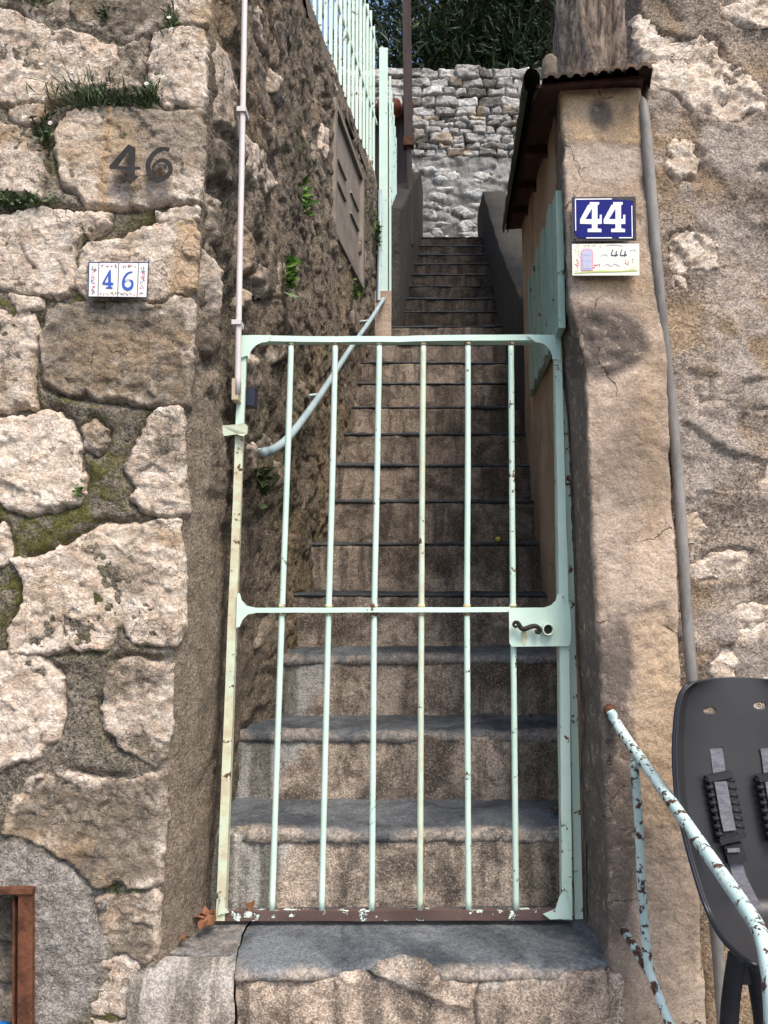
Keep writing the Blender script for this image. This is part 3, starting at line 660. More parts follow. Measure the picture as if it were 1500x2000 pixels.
while len(rnd_al) < 20 and tries < 3000:
    tries += 1
    y = r1.uniform(1.95, 4.8); zb = Z1 + (y - Y1) / RUN * RISE; z = r1.uniform(zb + .05, 2.6)
    if 3.6 < y < 4.5 and 1.6 < z < 2.5: continue
    a = r1.uniform(.06, .19); b = a * r1.uniform(.5, .9)
    if any(math.hypot((y - q[0]) / (a + q[2]), (z - q[1]) / (b + q[3])) < 1 for q in rnd_al): continue
    if closest(np.array([y]), np.array([z]), apolys)[0] > -.05: continue
    rnd_al.append((y, z, a, b))
def build_alley():
    res = .0085
    Y = np.r_[np.arange(1.70, 1.95, .006), np.arange(1.95, 4.98, res)]; Z = np.arange(STREET, 2.66, res); U, V = np.meshgrid(Y, Z); u, v = U.ravel(), V.ravel()
    ed = np.minimum(1, (u - 1.70) / .04)
    wu = u + .05 * fbm(u * 5, v * 5, 200, 3); wv = v + .05 * fbm(u * 5, v * 5, 210, 3)
    f1, f2, tl, rid = worley(wu * 4.2, wv * 6.0, 220)
    st = sstep(.02, .30, f2 - f1) * (rid > .35)
    f1b, f2b, tl2, _ = worley(wu * 13, wv * 13, 230)
    h = .026 * fbm(u * 2.5, v * 2.5, 201, 4) + .009 * (st - .5) + .008 * tl * st + .006 * tl2 + .012 * fbm(u * 14, v * 14, 202, 5, .65) + .007 * fbm(u * 55, v * 55, 203, 3) - .010 * sstep(.35, .7, ridged(u * 9, v * 6, 207, 3))
    pit = sstep(.36, .55, fbm(u * 9, v * 6, 204, 4)); h -= .040 * pit
    low = sstep(.25, -.15, v) * sstep(2.5, 2.0, u)     # smoother render low down by the gate
    h = h * (1 - .75 * low) * ed
    lowz = sstep(.75, .35, v); h = np.where(sstep(1.9, 1.7, u) > 0, h * (1 - .55 * lowz * (1 - sstep(1.72, 2.0, u))), h)
    nb = ((u > 3.70) & (u < 4.42) & (v > 1.74) & (v < 2.40)); h = np.where(nb, -.06, h)
    moss = sstep(.05, .45, fbm(u * 3, v * 3, 205, 4)) * .8 * sstep(1.8, 2.0, u)
    pale = .65 * sstep(1.92, 1.74, u) * sstep(1.3, .4, v) + .25 * low
    P = amap(u, v, h)
    obj('alley_render', P, grid_faces(len(Y), len(Z)), M['alley'], wall, True, np.stack([moss, .25 * sstep(.2, .5, fbm(u * 2.2, v * 2.2, 206, 3)), pale], -1))
build_alley()
for i, (s, p) in enumerate(zip(AL, apolys)):
    stone_patch('stone', p, amap, 1300 + 9 * i, T=.010, wd=.02, res=.006, parent=wall, color=(min(.9, s[1] + .18), s[2], s[3] * .92, 1), relief=.9, jag=1.2)
for i, (y, z, a, b) in enumerate(rnd_al):
    stone_patch('stone', rand_poly(y, z, a, b, r1), amap, 1600 + 9 * i, T=.004, wd=.03, res=.008, parent=wall, color=(r1.uniform(.6, .95), .3, r1.uniform(.6, .85), 1), relief=.9, jag=1.6)
obj('wall_core', *box_vf(-1.75, -.50, YF + .22, 2.30, STREET + .01, 2.0), M['core'], wall, False)
cv = []
for (y, xo) in ((1.72, -.40), (3.27, -.36), (4.97, -.06)):
    cv += [(xo + .015, y, 2.64), (-.9, y, 2.66), (xo + .015, y, 2.55), (-.9, y, 2.55)]
obj('wall_top', cv, [(0, 4, 5, 1), (4, 8, 9, 5), (0, 2, 6, 4), (4, 6, 10, 8), (8, 10, 11, 9), (0, 1, 3, 2)], M['core'], wall, False)
obj('wall_end', *box_vf(-.62, -.055, 4.90, 4.985, STREET + .02, 2.63), M['alley'], wall, False)

# ---- right wall: thick render flaking off limestone
rwall = thing('rendered_wall', 'grey brown rendered wall with flaked patches of pale stone, behind the child seat', 'wall', (1.3, 1.95, STREET))
YR = 1.765
def rwmap(U, V, h): return np.stack([U, YR - h, V], -1)
RP = [
 ([(1256,25),(1300,55),(1340,70),(1400,78),(1420,120),(1480,160),(1492,192),(1450,226),(1380,205),(1310,165),(1264,150)], .12,.2,1.1),
 ([(1405,-30),(1560,-30),(1560,30),(1500,32),(1420,28)], .15,.2,1.08),
 ([(1320,280),(1350,275),(1372,300),(1365,342),(1330,336),(1312,315)], .2,.2,1.05),
 ([(1310,452),(1350,440),(1380,450),(1410,480),(1402,510),(1332,526),(1310,500)], .2,.2,1.02),
 ([(1326,540),(1350,536),(1345,560),(1328,556)], .3,.2,1.0),
 ([(1328,820),(1350,830),(1420,880),(1500,900),(1560,905),(1560,965),(1500,960),(1420,960),(1340,948),(1322,900)], .15,.3,1.05),
 ([(1352,735),(1394,742),(1388,780),(1366,792)], .15,.2,1.0),
 ([(1450,745),(1500,735),(1560,735),(1560,805),(1500,802),(1460,800)], .15,.2,1.05),
 ([(1352,1115),(1400,1085),(1472,1078),(1462,1110),(1380,1124)], .2,.2,1.0),
 ([(1388,1300),(1420,1262),(1500,1230),(1560,1225),(1560,1340),(1400,1330)], .15,.2,1.05),
 ([(1340,1015),(1366,1008),(1374,1035),(1346,1043)], .3,.5,.95),
 ([(1440,1205),(1500,1180),(1560,1180),(1560,1215),(1452,1240)], .2,.3,1.0),
 ([(1475,330),(1500,322),(1560,330),(1560,380),(1490,370)], .35,.3,.9),
 ([(1380,1420),(1440,1400),(1500,1420),(1500,1500),(1400,1500)], .25,.3,1.0),
]
def rpix(x, y): p = at(x, y, YR - .02); return p[0], p[2]
rpolys = [[rpix(x, y) for x, y in s[0]] for s in RP]
r2 = random.Random(5); rextra = [rand_poly(r2.uniform(1.0, 2.1), r2.uniform(-1.0, 1.7), r2.uniform(.06, .16), r2.uniform(.04, .09), r2) for _ in range(16)]
def build_right():
    res = .0072; X = np.r_[np.arange(.612, .65, .003), np.arange(.65, 2.2, res)]; Z = np.arange(STREET, 2.2, res); U, V = np.meshgrid(X, Z); u, v = U.ravel(), V.ravel()
    D = closest(u, v, rpolys + rextra)
    lay = sstep(-.08, .02, fbm(u * 3, v * 3, 301, 4))         # a second coat of render that has partly come away
    crev = np.exp(-((D + .004) / .012) ** 2) * sstep(-.05, .3, fbm(u * 7, v * 7, 302, 3))
    h = .010 * lay + .012 * fbm(u * 4, v * 4, 303, 4) + .006 * fbm(u * 24, v * 24, 304, 4, .62) + .002 * fbm(u * 110, v * 110, 305, 2) - .016 * crev + .010 * sstep(-.05, .0, D) * (D < 0)
    h -= .07 * (1 - sstep(.612, .640, u)) ** 2
    och = .5 * (1 - lay) * sstep(.15, .45, fbm(u * 2.6 + 4, v * 2.6, 306, 4))
    for (cx, cy, a, b) in ((1440, 540, .07, .06), (1380, 760, .05, .06), (1400, 1160, .08, .05), (1370, 1240, .03, .08), (1335, 770, .03, .06), (1410, 650, .06, .05)):
        q = rpix(cx, cy); och = np.maximum(och, .5 * blob(u, v, q[0], q[1], a, b, 307))
    obj('render_coat', rwmap(u, v, h), grid_faces(len(X), len(Z)), M['render'], rwall, True, np.stack([.3 * sstep(.2, .5, fbm(u * 3, v * 3, 308, 4)), och, .85 * np.maximum(lay * sstep(-.02, .14, fbm(u * 3.0, v * 3.0, 309, 4)), .9 * sstep(.16, .28, fbm(u * 6 + 3, v * 6, 310, 4)))], -1))
build_right()
for i, (s, p) in enumerate(zip(RP, rpolys)):
    stone_patch('stone', p, rwmap, 2000 + 9 * i, T=.006, wd=.008, res=.0048, parent=rwall, color=(s[1], s[2], s[3] * 1.05, 1), relief=.95, jag=1.7, grow=.012)
for i, p in enumerate(rextra):
    stone_patch('stone', p, rwmap, 2300 + 9 * i, T=.006, wd=.01, res=.008, parent=rwall, color=(.2, .3, 1.0, 1), relief=.9, jag=1.7)
obj('wall_core', *box_vf(.70, 2.2, YR + .045, 1.95, STREET + .01, 2.2), M['core'], rwall, False)

# ---- rendered pier beside the gate with the shed side wall behind it
shed = thing('tiled_shed', 'small rendered shed with tiled lean-to roof, its pier carrying the 44 signs', 'shed', (.55, 1.9, STREET))
PZ = [-1.25, -.75, -.1, .45, .62, 1.18]
PL = [.482, .478, .470, .452, .424, .410]; PR = [.695, .676, .648, .641, .632, .602]
ZTOP = 1.128
def build_pier():
    Z = np.arange(STREET, ZTOP + .02, .007); xl = np.interp(Z, PZ, PL); xr = np.interp(Z, PZ, PR)
    rows = []; col = []
    n1, n2, n3 = 34, 42, 16
    t1 = np.linspace(0, 1, n1); t2 = np.linspace(0, 1, n2); t3 = np.linspace(0, 1, n3)
    for j, z in enumerate(Z):
        A = np.array([XR(1.90, z) - .002, 1.90]); B = np.array([xl[j], YF]); Cc = np.array([xr[j], YF + .005]); Dd = np.array([xr[j] + .02, YR + .02])
        pa = A + (B - A) * t1[:, None]; pb = B + (Cc - B) * t2[:, None]; pc = Cc + (Dd - Cc) * t3[:, None]
        p = np.vstack([pa[:-1], pb[:-1], pc])
        for _ in range(5): p[1:-1] = .25 * p[:-2] + .5 * p[1:-1] + .25 * p[2:]
        rows.append(p)
    P = np.array(rows); m = P.shape[1]
    tg = np.gradient(P, axis=1); nr = np.stack([tg[..., 1], -tg[..., 0]], -1); nr /= np.linalg.norm(nr, axis=-1, keepdims=True) + 1e-9
    arc = np.cumsum(np.r_[0, np.linalg.norm(np.diff(P[len(Z) // 2], axis=0), axis=1)]); Aa, Zz = np.meshgrid(arc, Z)
    d = .006 * fbm(Aa * 6, Zz * 6, 401, 4) + .004 * fbm(Aa * 26, Zz * 26, 402, 4, .65) - .004 * sstep(.32, .5, fbm(Aa * 16, Zz * 11, 416, 4)) + .0012 * fbm(Aa * 120, Zz * 120, 403, 2)
    x = P[..., 0] + nr[..., 0] * d; y = P[..., 1] + nr[..., 1] * d
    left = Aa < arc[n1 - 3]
    rough = blob(x, Zz, .50, zat(670, YF), .10, .09, 404, .3, .3); d2 = rough * (.006 * fbm(Aa * 50, Zz * 50, 405, 3) - .002)
    x += nr[..., 0] * d2; y += nr[..., 1] * d2
    ledge = sstep(zat(822 / 3 + 4, YF) - .004, zat(822 / 3 + 4, YF) + .004, Zz + .006 * fbm(x * 30, 0 * x, 406, 3)); y -= .004 * ledge * (1 - left)
    fx = x.ravel(); fz = Zz.ravel(); lf = left.ravel()
    dark_mask = np.maximum.reduce([rough.ravel(), blob(fx, fz, .50, zat(1290, YF), .05, .10, 407, .3, .3) * .9, np.where(lf, .85, 0), blob(fx, fz, .497, zat(1560, YF), .055, .36, 408, .25, .35) * .95, blob(fx, fz, .55, zat(900, YF), .12, .14, 418, .6, .5) * .5,  # grime stains and rough band; left face darker all over
                               blob(fx, fz, .505, zat(225, YF), .03, .045, 409, .5, .25) * .9, blob(fx, fz, .49, zat(1750, YF), .04, .2, 410) * .6])
    och = .75 * np.maximum.reduce([ledge.ravel() * .85 * (1 - lf), blob(fx, fz, .60, zat(850, YF), .035, .35, 411, .9, .7) * .6, blob(fx, fz, .60, zat(1420, YF), .06, .26, 412, .7, .6) * .65, blob(fx, fz, .52, zat(560, YF), .09, .02, 413) * .7])
    pale = np.maximum(blob(fx, fz, .52, zat(320, YF), .09, .05, 414) * .8, blob(fx, fz, .50, zat(1060, YF), .03, .2, 415) * .35)
    obj('pier', np.stack([fx, y.ravel(), fz], -1), grid_faces(m, len(Z)), M['plaster'], shed, True, np.stack([dark_mask, och, pale], -1))
build_pier()
def roofz(Y): return 1.108 + (Y - 1.635) * .312
def build_side():
    Y = np.arange(1.88, 3.72, .012); T = np.linspace(0, 1, 190); U, V = np.meshgrid(Y, T); u = U.ravel(); t = V.ravel()
    z = STREET + t * (roofz(u) + .02 - STREET); x = XR(u, z) - (.006 * fbm(u * 4, z * 4, 421, 4) + .002 * fbm(u * 30, z * 30, 422, 3))
    obj('side_wall', np.stack([x, u, z], -1), grid_faces(len(Y), len(T)), M['plaster'], shed, True, np.stack([.55 * sstep(.1, -.6, z - (Z1 + (u - Y1) / RUN * RISE) - .35 + .3 * fbm(u * 5, z * 2, 423, 3)), .25 + 0 * u, 0 * u], -1))
build_side()
obj('back_panel', [(float(XR(3.72, -1)), 3.72, STREET), (1.3, 3.72, STREET), (1.3, 3.72, roofz(3.72)), (float(XR(3.72, 1.5)), 3.72, roofz(3.72))], [(0, 1, 2, 3)], M['plaster'], shed, False)
def build_roof():
    y0, y1 = 1.652, 3.78
    xl0, xl1 = .312, .600      # verge line drifts with the alley
    mb = MB()
    def V3(x, y, dz): return (x, y, roofz(y) + dz)
    xr0, xr1 = .592, 1.30
    soff = [V3(xl0 + .035, y0 + .01, .0), V3(xr0, y0 + .01, .022), V3(xr1, y1, .05), V3(xl1 + .02, y1, .0), V3(xl0 + .035, y0 + .01, .009), V3(xr0, y0 + .01, .031), V3(xr1, y1, .06), V3(xl1 + .02, y1, .010)]
    roof = obj('roof_deck', soff, [(0, 3, 2, 1), (4, 5, 6, 7), (0, 1, 5, 4), (1, 2, 6, 5), (2, 3, 7, 6), (3, 0, 4, 7)], M['soffit'], shed, False)
    for k in range(1, 4):        # rafters under the overhang
        yy = y0 + .02 + k * .5
        obj('rafter', *bar_vf(V3(xl0 + .04 + (yy - y0) * .134, yy, -.012), V3(float(XR(yy, 1.2)) + .02, yy, -.012), .03, .024), M['soffit'], roof, False)
    # verge: half round mossy tiles overlapping up the slope
    n = 6
    for k in range(n):
        a = k / n; b = (k + 1.12) / n
        ya = y0 - .012 + (y1 - y0) * a; yb = y0 + (y1 - y0) * min(b, 1); xa = xl0 + (xl1 - xl0) * a; xb = xl0 + (xl1 - xl0) * min(b, 1)
        Vv = []; Fc = []; nn = 12; seg = 10
        for i in range(seg + 1):
            t = i / seg; cx = xa + (xb - xa) * t + .020; cy = ya + (yb - ya) * t; rr = .021 - .003 * t
            for j in range(nn):
                an = math.pi * (-.35 + 1.75 * j / (nn - 1)); q = rr * (1 + .12 * float(vnoise(np.array(an * 2 + k * 5.), np.array(t * 6. + k), 44)))
                sq = 1.5 if math.sin(an) < 0 else 1.0
                Vv.append((cx - math.cos(math.pi - an) * q * .9 * -1, cy, roofz(cy) + .010 + math.sin(an) * q * 1.3 * sq + .006 * (1 - t)))
        for i in range(seg):
            for j in range(nn - 1): Fc.append((i * nn + j, i * nn + j + 1, (i + 1) * nn + j + 1, (i + 1) * nn + j))
        obj('verge_tile', Vv, Fc, M['verge'], roof, True)
    # rows of curved clay tiles
    cols = 8
    for c in range(cols):
        f = (c + .35) / cols
        xa = .365 + (.604 - .365) * f; xb = .66 + (1.28 - .66) * f
        for rw in range(4):
            t0 = rw / 4; t1 = min(1, (rw + 1.15) / 4); Vv = []; Fc = []; nn = 9; seg = 6; r = .0150 + .005 * rw
            for i in range(seg + 1):
                t = t0 + (t1 - t0) * i / seg; y = y0 - .018 + (y1 - y0) * t + .006 * math.sin(c * 7); x = xa + (xb - xa) * t
                for j in range(nn):
                    an = math.pi * j / (nn - 1); wob = .002 * float(vnoise(np.array(an * 3 + c), np.array(t * 20. + c), 46))
                    Vv.append((x + math.cos(an) * (r + .003), y, roofz(y) + .009 + .024 * f + math.sin(an) * (r + wob) + .004 * (1 - i / seg)))
                for j in range(nn):
                    an = math.pi * j / (nn - 1)
                    Vv.append((x + math.cos(an) * (r - .006), y, roofz(y) + .009 + .024 * f + math.sin(an) * (r - .008) + .004 * (1 - i / seg)))
            w2 = nn * 2
            for i in range(seg):
                for j in range(nn - 1):
                    Fc.append((i * w2 + j, i * w2 + j + 1, (i + 1) * w2 + j + 1, (i + 1) * w2 + j))
            for j in range(nn - 1): Fc.append((j, j + nn, j + nn + 1, j + 1))
            obj('roof_tile', Vv, Fc, M['tile'], roof, True)
build_roof()
# green boarded shutter on the shed side
def on_right(px, py, off):
    lo, hi = 1.75, 3.9
    for _ in range(40):
        m = (lo + hi) / 2; p = at(px, py, m)
        if p[0] < XR(m, p[2]) - off: lo = m
        else: hi = m
    return lo
shut = thing('boarded_shutter', 'pale green shutter of narrow vertical boards on the shed side wall', 'shutter', (.47, 2.4, .6))
ya, yb = on_right(1091, 500, .02), on_right(1030, 650, .02)
nb = 11
for i in range(nb):
    y0 = ya + (yb - ya) * i / nb; y1 = ya + (yb - ya) * (i + .88) / nb; f = (i + .5) / nb
    def zz(y):
        f = (y - ya) / (yb - ya); return zat(640, ya) + (zat(775, yb) - zat(640, ya)) * f, zat(372, ya) + (zat(560, yb) - zat(372, ya)) * f
    V, Fc = box_vf(0, 1, y0, y1, 0, 1); dpt = .004 + .006 * (i % 2)
    V = [(float(XR(y, .9)) - .012 + (.012 if x else -dpt), y, zz(y)[1 if z_ else 0]) for x, y, z_ in V]
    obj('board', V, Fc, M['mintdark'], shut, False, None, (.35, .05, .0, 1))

# ---- parapet walls along the upper flight
def par_wall(name, label, pts, thick, mat, seed):
    t = thing(name, label, 'wall', (pts[0][0], pts[0][1], pts[0][2]))
    Y = np.linspace(pts[0][1], pts[-1][1], 70); xs = np.interp(Y, [p[1] for p in pts], [p[0] for p in pts]); zt = np.interp(Y, [p[1] for p in pts], [p[3] for p in pts]); zb = np.interp(Y, [p[1] for p in pts], [p[2] for p in pts])
    T = np.linspace(0, 1, 40); prof = []
    sgn = np.sign(thick)
    V = []
    for j, tt in enumerate(T): V.append(np.stack([xs - sgn * .008 * fbm(Y * 5, 0 * Y + tt * 4, seed, 4), Y, zb + (zt - zb) * tt], -1))
    for k, q in enumerate((.02, .4, .6, .98)): V.append(np.stack([xs + thick * q, Y, zt + .012 + .006 * fbm(Y * 8, 0 * Y + k, seed + 1, 3)], -1))
    V.append(np.stack([xs + thick, Y, zt - .02], -1)); V.append(np.stack([xs + thick, Y, zb - .5], -1))
    V = np.array(V); q = grid_faces(len(Y), len(V))
    body = obj('wall_body', V.reshape(-1, 3), q, mat, t, True, np.tile([.5, 0, .1], (V.shape[0] * V.shape[1], 1)))
    a = V[:, 0]; obj('wall_face', a, [tuple(range(len(a)))], mat, t, False)
    return t
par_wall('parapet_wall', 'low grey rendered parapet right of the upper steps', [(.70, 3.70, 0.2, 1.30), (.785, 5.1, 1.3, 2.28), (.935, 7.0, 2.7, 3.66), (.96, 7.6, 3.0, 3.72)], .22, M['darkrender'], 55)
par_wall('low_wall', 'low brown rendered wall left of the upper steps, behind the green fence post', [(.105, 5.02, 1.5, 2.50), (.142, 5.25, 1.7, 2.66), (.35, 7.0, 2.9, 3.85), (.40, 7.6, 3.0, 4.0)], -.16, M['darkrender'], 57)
pier2 = tag(obj('gate_pier', *box_vf(at(738, 600, 4.95)[0] - .02, at(764, 600, 4.95)[0], 4.86, 5.08, zat(645, 4.95) - .2, zat(578, 4.95)), M['plaster'], None, False), 'short rendered stub at the foot of the green fence post', 'pier')

# ---- back wall of dry stone over rubble
bwall = thing('dry_stone_wall', 'pale dry stone wall closing the top of the steps', 'wall', (.7, 8.0, 3.1))
YB = 7.95; ZS, ZT2 = zat(305, YB), zat(150, YB)
def build_back():
    X = np.arange(-2.2, 3.0, .018); Z = np.arange(3.0, ZT2 - .06, .018); U, V = np.meshgrid(X, Z); u, v = U.ravel(), V.ravel()
    wu = u + .06 * fbm(u * 5, v * 5, 600, 3); wv = v + .06 * fbm(u * 5, v * 5, 601, 3)
    f1, f2, tl, rid = worley(wu * 5.0, wv * 6.5, 602); _, _, t2, _ = worley(wu * 14, wv * 14, 604)
    h = .022 * sstep(.02, .4, f2 - f1) * (rid > .3) + .016 * tl + .012 * t2 + .026 * fbm(u * 12, v * 12, 603, 5, .65)
    h = np.where(v > ZS - .01, h * .3 - .07, h)
    obj('mortar', np.stack([u, YB - h, v], -1), grid_faces(len(X), len(Z)), M['backmortar'], bwall, True, np.stack([.2 + 0 * u, 0 * u, .5 * (rid > .5)], -1))
    obj('wall_core', *box_vf(-2.2, 3.0, YB + .12, 8.6, 2.5, ZT2 - .07), M['core'], bwall, False)
build_back()
r3 = random.Random(21)
def bmap(U, V, h): return np.stack([U, YB - h, V], -1)
z = ZS - .01; bi = 0
while z < ZT2 - .02:
    hh = r3.choice([.065, .085, .11, .125, .10]); x = -.9 + r3.uniform(0, .1)
    while x < 1.75:
        wdt = r3.uniform(.08, .20) if hh < .1 else r3.uniform(.11, .27)
        h2 = hh * r3.uniform(.9, 1.08); j_ = lambda a: r3.uniform(-a, a)
        pl = [(x + j_(.012), z + j_(.012)), (x + wdt * .5, z + j_(.014)), (x + wdt + j_(.012), z + j_(.012)), (x + wdt + j_(.014), z + h2 * .55), (x + wdt + j_(.022), z + h2 + j_(.014)), (x + wdt * .45, z + h2 + j_(.018)), (x + j_(.022), z + h2 + j_(.014)), (x + j_(.014), z + h2 * .5)]
        bi += 1
        ty = r3.uniform(-.22, .22); tz = r3.uniform(-.28, .2); of = r3.uniform(-.02, .025); cx, cz = x + wdt / 2, z + h2 / 2
        stone_patch('stone', pl, (lambda U, V, h, ty=ty, tz=tz, of=of, cx=cx, cz=cz: bmap(U, V, np.where(h > -.02, h + of + ty * (U - cx) + tz * (V - cz), h - .03))), 3000 + 7 * bi, .022, .012, .0125, bwall,
                    (r3.choice([0, .1, .25, .45, .6, .8]), r3.choice([0, .2, .8]), r3.uniform(.7, 1.12), 1), 1.3, .55, M['drystone'], -.003); x += wdt + .004
    z += hh
for k in range(52):
    stone_patch('stone', rand_poly(r3.uniform(.1, 1.2), r3.uniform(3.3, ZS - .06), r3.uniform(.04, .11), r3.uniform(.025, .06), r3), lambda U, V, h: bmap(U, V, h + .02), 3900 + 9 * k, .012, .02, .0125, bwall, (r3.choice([0, .05, .2, .5]), .1, r3.uniform(.95, 1.15), 1), 1.2, 1.5, M['drystone'])

# ---- dark wooden lean-to and post beyond the fence
lean = thing('lean_to', 'dark wooden lean-to with a red tile edge behind the brown post', 'shed', (-.05, 6.2, 2.9))
obj('wall', *box_vf(-.45, at(800, 300, 6.2)[0] - .02, 6.2, 7.2, 2.6, zat(212, 6.2)), M['darkwood'], lean, False)
xe = at(803, 200, 6.1)[0]
for i in range(5):
    V, Fc = tube_vf([(xe - .03 - i * .105, 6.02, zat(208, 6.05)), (xe - .03 - i * .105, 7.2, zat(208, 6.05) + .25)], .05, 10); obj('roof_tile', V, Fc, M['redtile'], lean, True)
post = thing('wooden_post', 'tall dark brown post standing left of the upper steps', 'post', (at(797, 400, 5.9)[0], 5.9, 2.4))
obj('shaft', *bar_vf(at(798, 282, 5.9), at(793, -60, 5.9), .068, .07), M['pole'], post, False)
obj('collar', *bar_vf(at(798, 272, 5.9), at(798, 288, 5.9), .082, .084), M['rust'], post, False)
obj('lower_shaft', *bar_vf(at(802, 480, 5.92), at(799, 284, 5.92), .040, .05), M['pole'], post, False)

# ---- picket fence and side gate on top of the alley wall
def fence_pt(t): return np.array([-.345 + (.345 - .03) * t - .02, 3.20 + (4.93 - 3.20) * t, 2.64])
fence = thing('picket_fence', 'pale green iron picket fence on top of the rubble wall', 'fence', fence_pt(0))
NPK = 17
for i in range(NPK):
    p = fence_pt(i / NPK); obj('picket', *bar_vf(p, p + np.array([0, 0, 1.05 + .02 * math.sin(i * 3)]), .017, .017), M['mint'], fence, False, None, (.35, .1, .1, 1))
for zz in (.42, .97):
    obj('rail', *bar_vf(fence_pt(0) + [0, 0, zz], fence_pt(1) + [0, 0, zz], .025, .010, (1, 0, 0)), M['mint'], fence, False, None, (.35, .1, .1, 1))
xg = at(749, 300, 4.95)[0]
sg = thing('side_gate', 'tall narrow green iron gate seen almost edge on beside the steps', 'gate', (xg, 4.95, zat(600, 4.95)))
obj('post', *bar_vf((xg, 4.95, zat(598, 4.95)), (xg, 4.95, zat(98, 4.95)), .058, .05), M['mint'], sg, False, None, (.30, .0, .15, 1))
obj('post_cap', *bar_vf((xg - .012, 4.94, zat(99, 4.95)), (xg - .012, 4.94, zat(95, 4.95)), .02, .02), M['mint'], sg, False, None, (.3, 0, .1, 1))
g0 = np.array([xg + .045, 5.02, 0]); g1 = np.array([at(773, 400, 5.62)[0], 5.62, 0])
for i in range(6):
    f = i / 5; b = g0 + (g1 - g0) * f
    zb = zat(620, 5.0) + f * .30; zt = zat(150, 5.02) + (zat(270, 5.62) - zat(150, 5.02)) * f
    obj('upright', *bar_vf((b[0], b[1], zb), (b[0], b[1], zt), .016, .016), M['mint'], sg, False, None, (.35, 0, .1, 1))
for f2 in (.12, .5, .92):
    a = g0.copy(); b = g1.copy(); a[2] = zat(620, 5.0) + f2 * (zat(150, 5.02) - zat(620, 5.0)); b[2] = zat(620, 5.0) + .3 + f2 * (zat(270, 5.62) - zat(620, 5.0) - .3)
    obj('crossbar', *bar_vf(a, b, .022, .01, (1, 0, 0)), M['mint'], sg, False, None, (.3, 0, .1, 1))

# ---- grey meter cabinet set in the alley wall
cab = thing('meter_cabinet', 'grey louvred cabinet recessed in the rubble alley wall', 'cabinet', (float(XL(4.05, 2.0)), 4.05, 1.74))
def cabp(y, z, off): return (float(XL(y, 2.0)) + off, y, z)
def cab_quad(name, y0, y1, z0, z1, o0, o1, mat, parent=cab):
    V = [cabp(y0, z0, o0), cabp(y1, z0, o0), cabp(y1, z1, o0), cabp(y0, z1, o0), cabp(y0, z0, o1), cabp(y1, z0, o1), cabp(y1, z1, o1), cabp(y0, z1, o1)]
    return obj(name, V, [(0, 3, 2, 1), (4, 5, 6, 7), (0, 1, 5, 4), (1, 2, 6, 5), (2, 3, 7, 6), (3, 0, 4, 7)], mat, parent, False)
cab_quad('side_frame', 3.67, 3.705, 1.72, 2.42, -.10, .014, M['greywood']); cab_quad('side_frame', 4.405, 4.44, 1.72, 2.42, -.10, .014, M['greywood'])
cab_quad('top_frame', 3.706, 4.404, 2.385, 2.42, -.10, .012, M['greywood']); cab_quad('bottom_frame', 3.706, 4.404, 1.72, 1.755, -.10, .012, M['greywood'])
for y0, y1 in ((3.708, 4.05), (4.058, 4.402)):
    dd = cab_quad('door', y0, y1, 1.758, 2.382, -.045, -.008, M['greywood'])
    for q in range(2): cab_quad('louvre', y0 + .06, y1 - .06, 2.03 + q * .12, 2.042 + q * .12, -.009, .004, M['greywood'], dd)

# ---- conduit, junction box and handrail tube on the alley wall
cdt = thing('conduit', 'thin white vertical conduit pipe on the corner above the gate hinge', 'pipe', at(468, 760, 1.83))
V, Fc = tube_vf(smooth_path([at(479, -80, 1.83), at(474, 215, 1.83), at(468, 520, 1.83), at(464, 770, 1.83)], 5), .0075, 12); obj('pipe', V, Fc, M['conduit'], cdt, True)
for (x, y) in ((474, 217), (464, 631)):
    mb = MB(); mb.add(*box_vf(at(x - 10, y, 1.83)[0], at(x + 8, y, 1.83)[0], 1.818, 1.86, zat(y + 5, 1.83), zat(y - 4, 1.83))); mb.build('clip', M['conduit'], cdt)
jb = thing('junction_box', 'small beige and navy junction box at the foot of the white conduit', 'box', at(472, 780, 1.84))
obj('housing', *box_vf(at(455, 760, 1.84)[0], at(468, 760, 1.84)[0], 1.825, 1.88, zat(783, 1.84), zat(742, 1.84)), M['beige'], jb, False)
obj('cover', *box_vf(at(468.5, 760, 1.86)[0], at(492, 760, 1.86)[0], 1.90, 1.945, zat(784, 1.86), zat(748, 1.86)), M['navyplastic'], jb, False)
pts = []
for (x, y) in ((478, 888), (505, 880), (540, 850), (600, 775), (660, 690), (705, 630), (733, 588)):
    yy, zz = on_left(x, y); pts.append(np.array([float(XL(yy, zz)) + .055, yy - .04, zz]))
rl = thing('wall_handrail', 'light blue tube handrail climbing the rubble wall behind the gate', 'handrail', pts[0])
pt2 = [at(738, 588, pts[-1][1]), at(742, 470, pts[-1][1]), at(743, 372, pts[-1][1])]
V, Fc = tube_vf(smooth_path(pts, 6), .0125, 12); obj('rail_tube', V, Fc, M['bluetube'], rl, True, None, (.2, 0, .12, 1))
V, Fc = tube_vf([pts[-1]] + pt2, .014, 12); obj('upright_tube', V, Fc, M['bluetube'], rl, True, None, (.2, 0, .1, 1))
for i in (1, 3, 5):
    V, Fc = tube_vf([pts[i], pts[i] + np.array([-.10, .01, -.01])], .006, 8); obj('bracket', V, Fc, M['bluetube'], rl, True, None, (.4, 0, .4, 1))

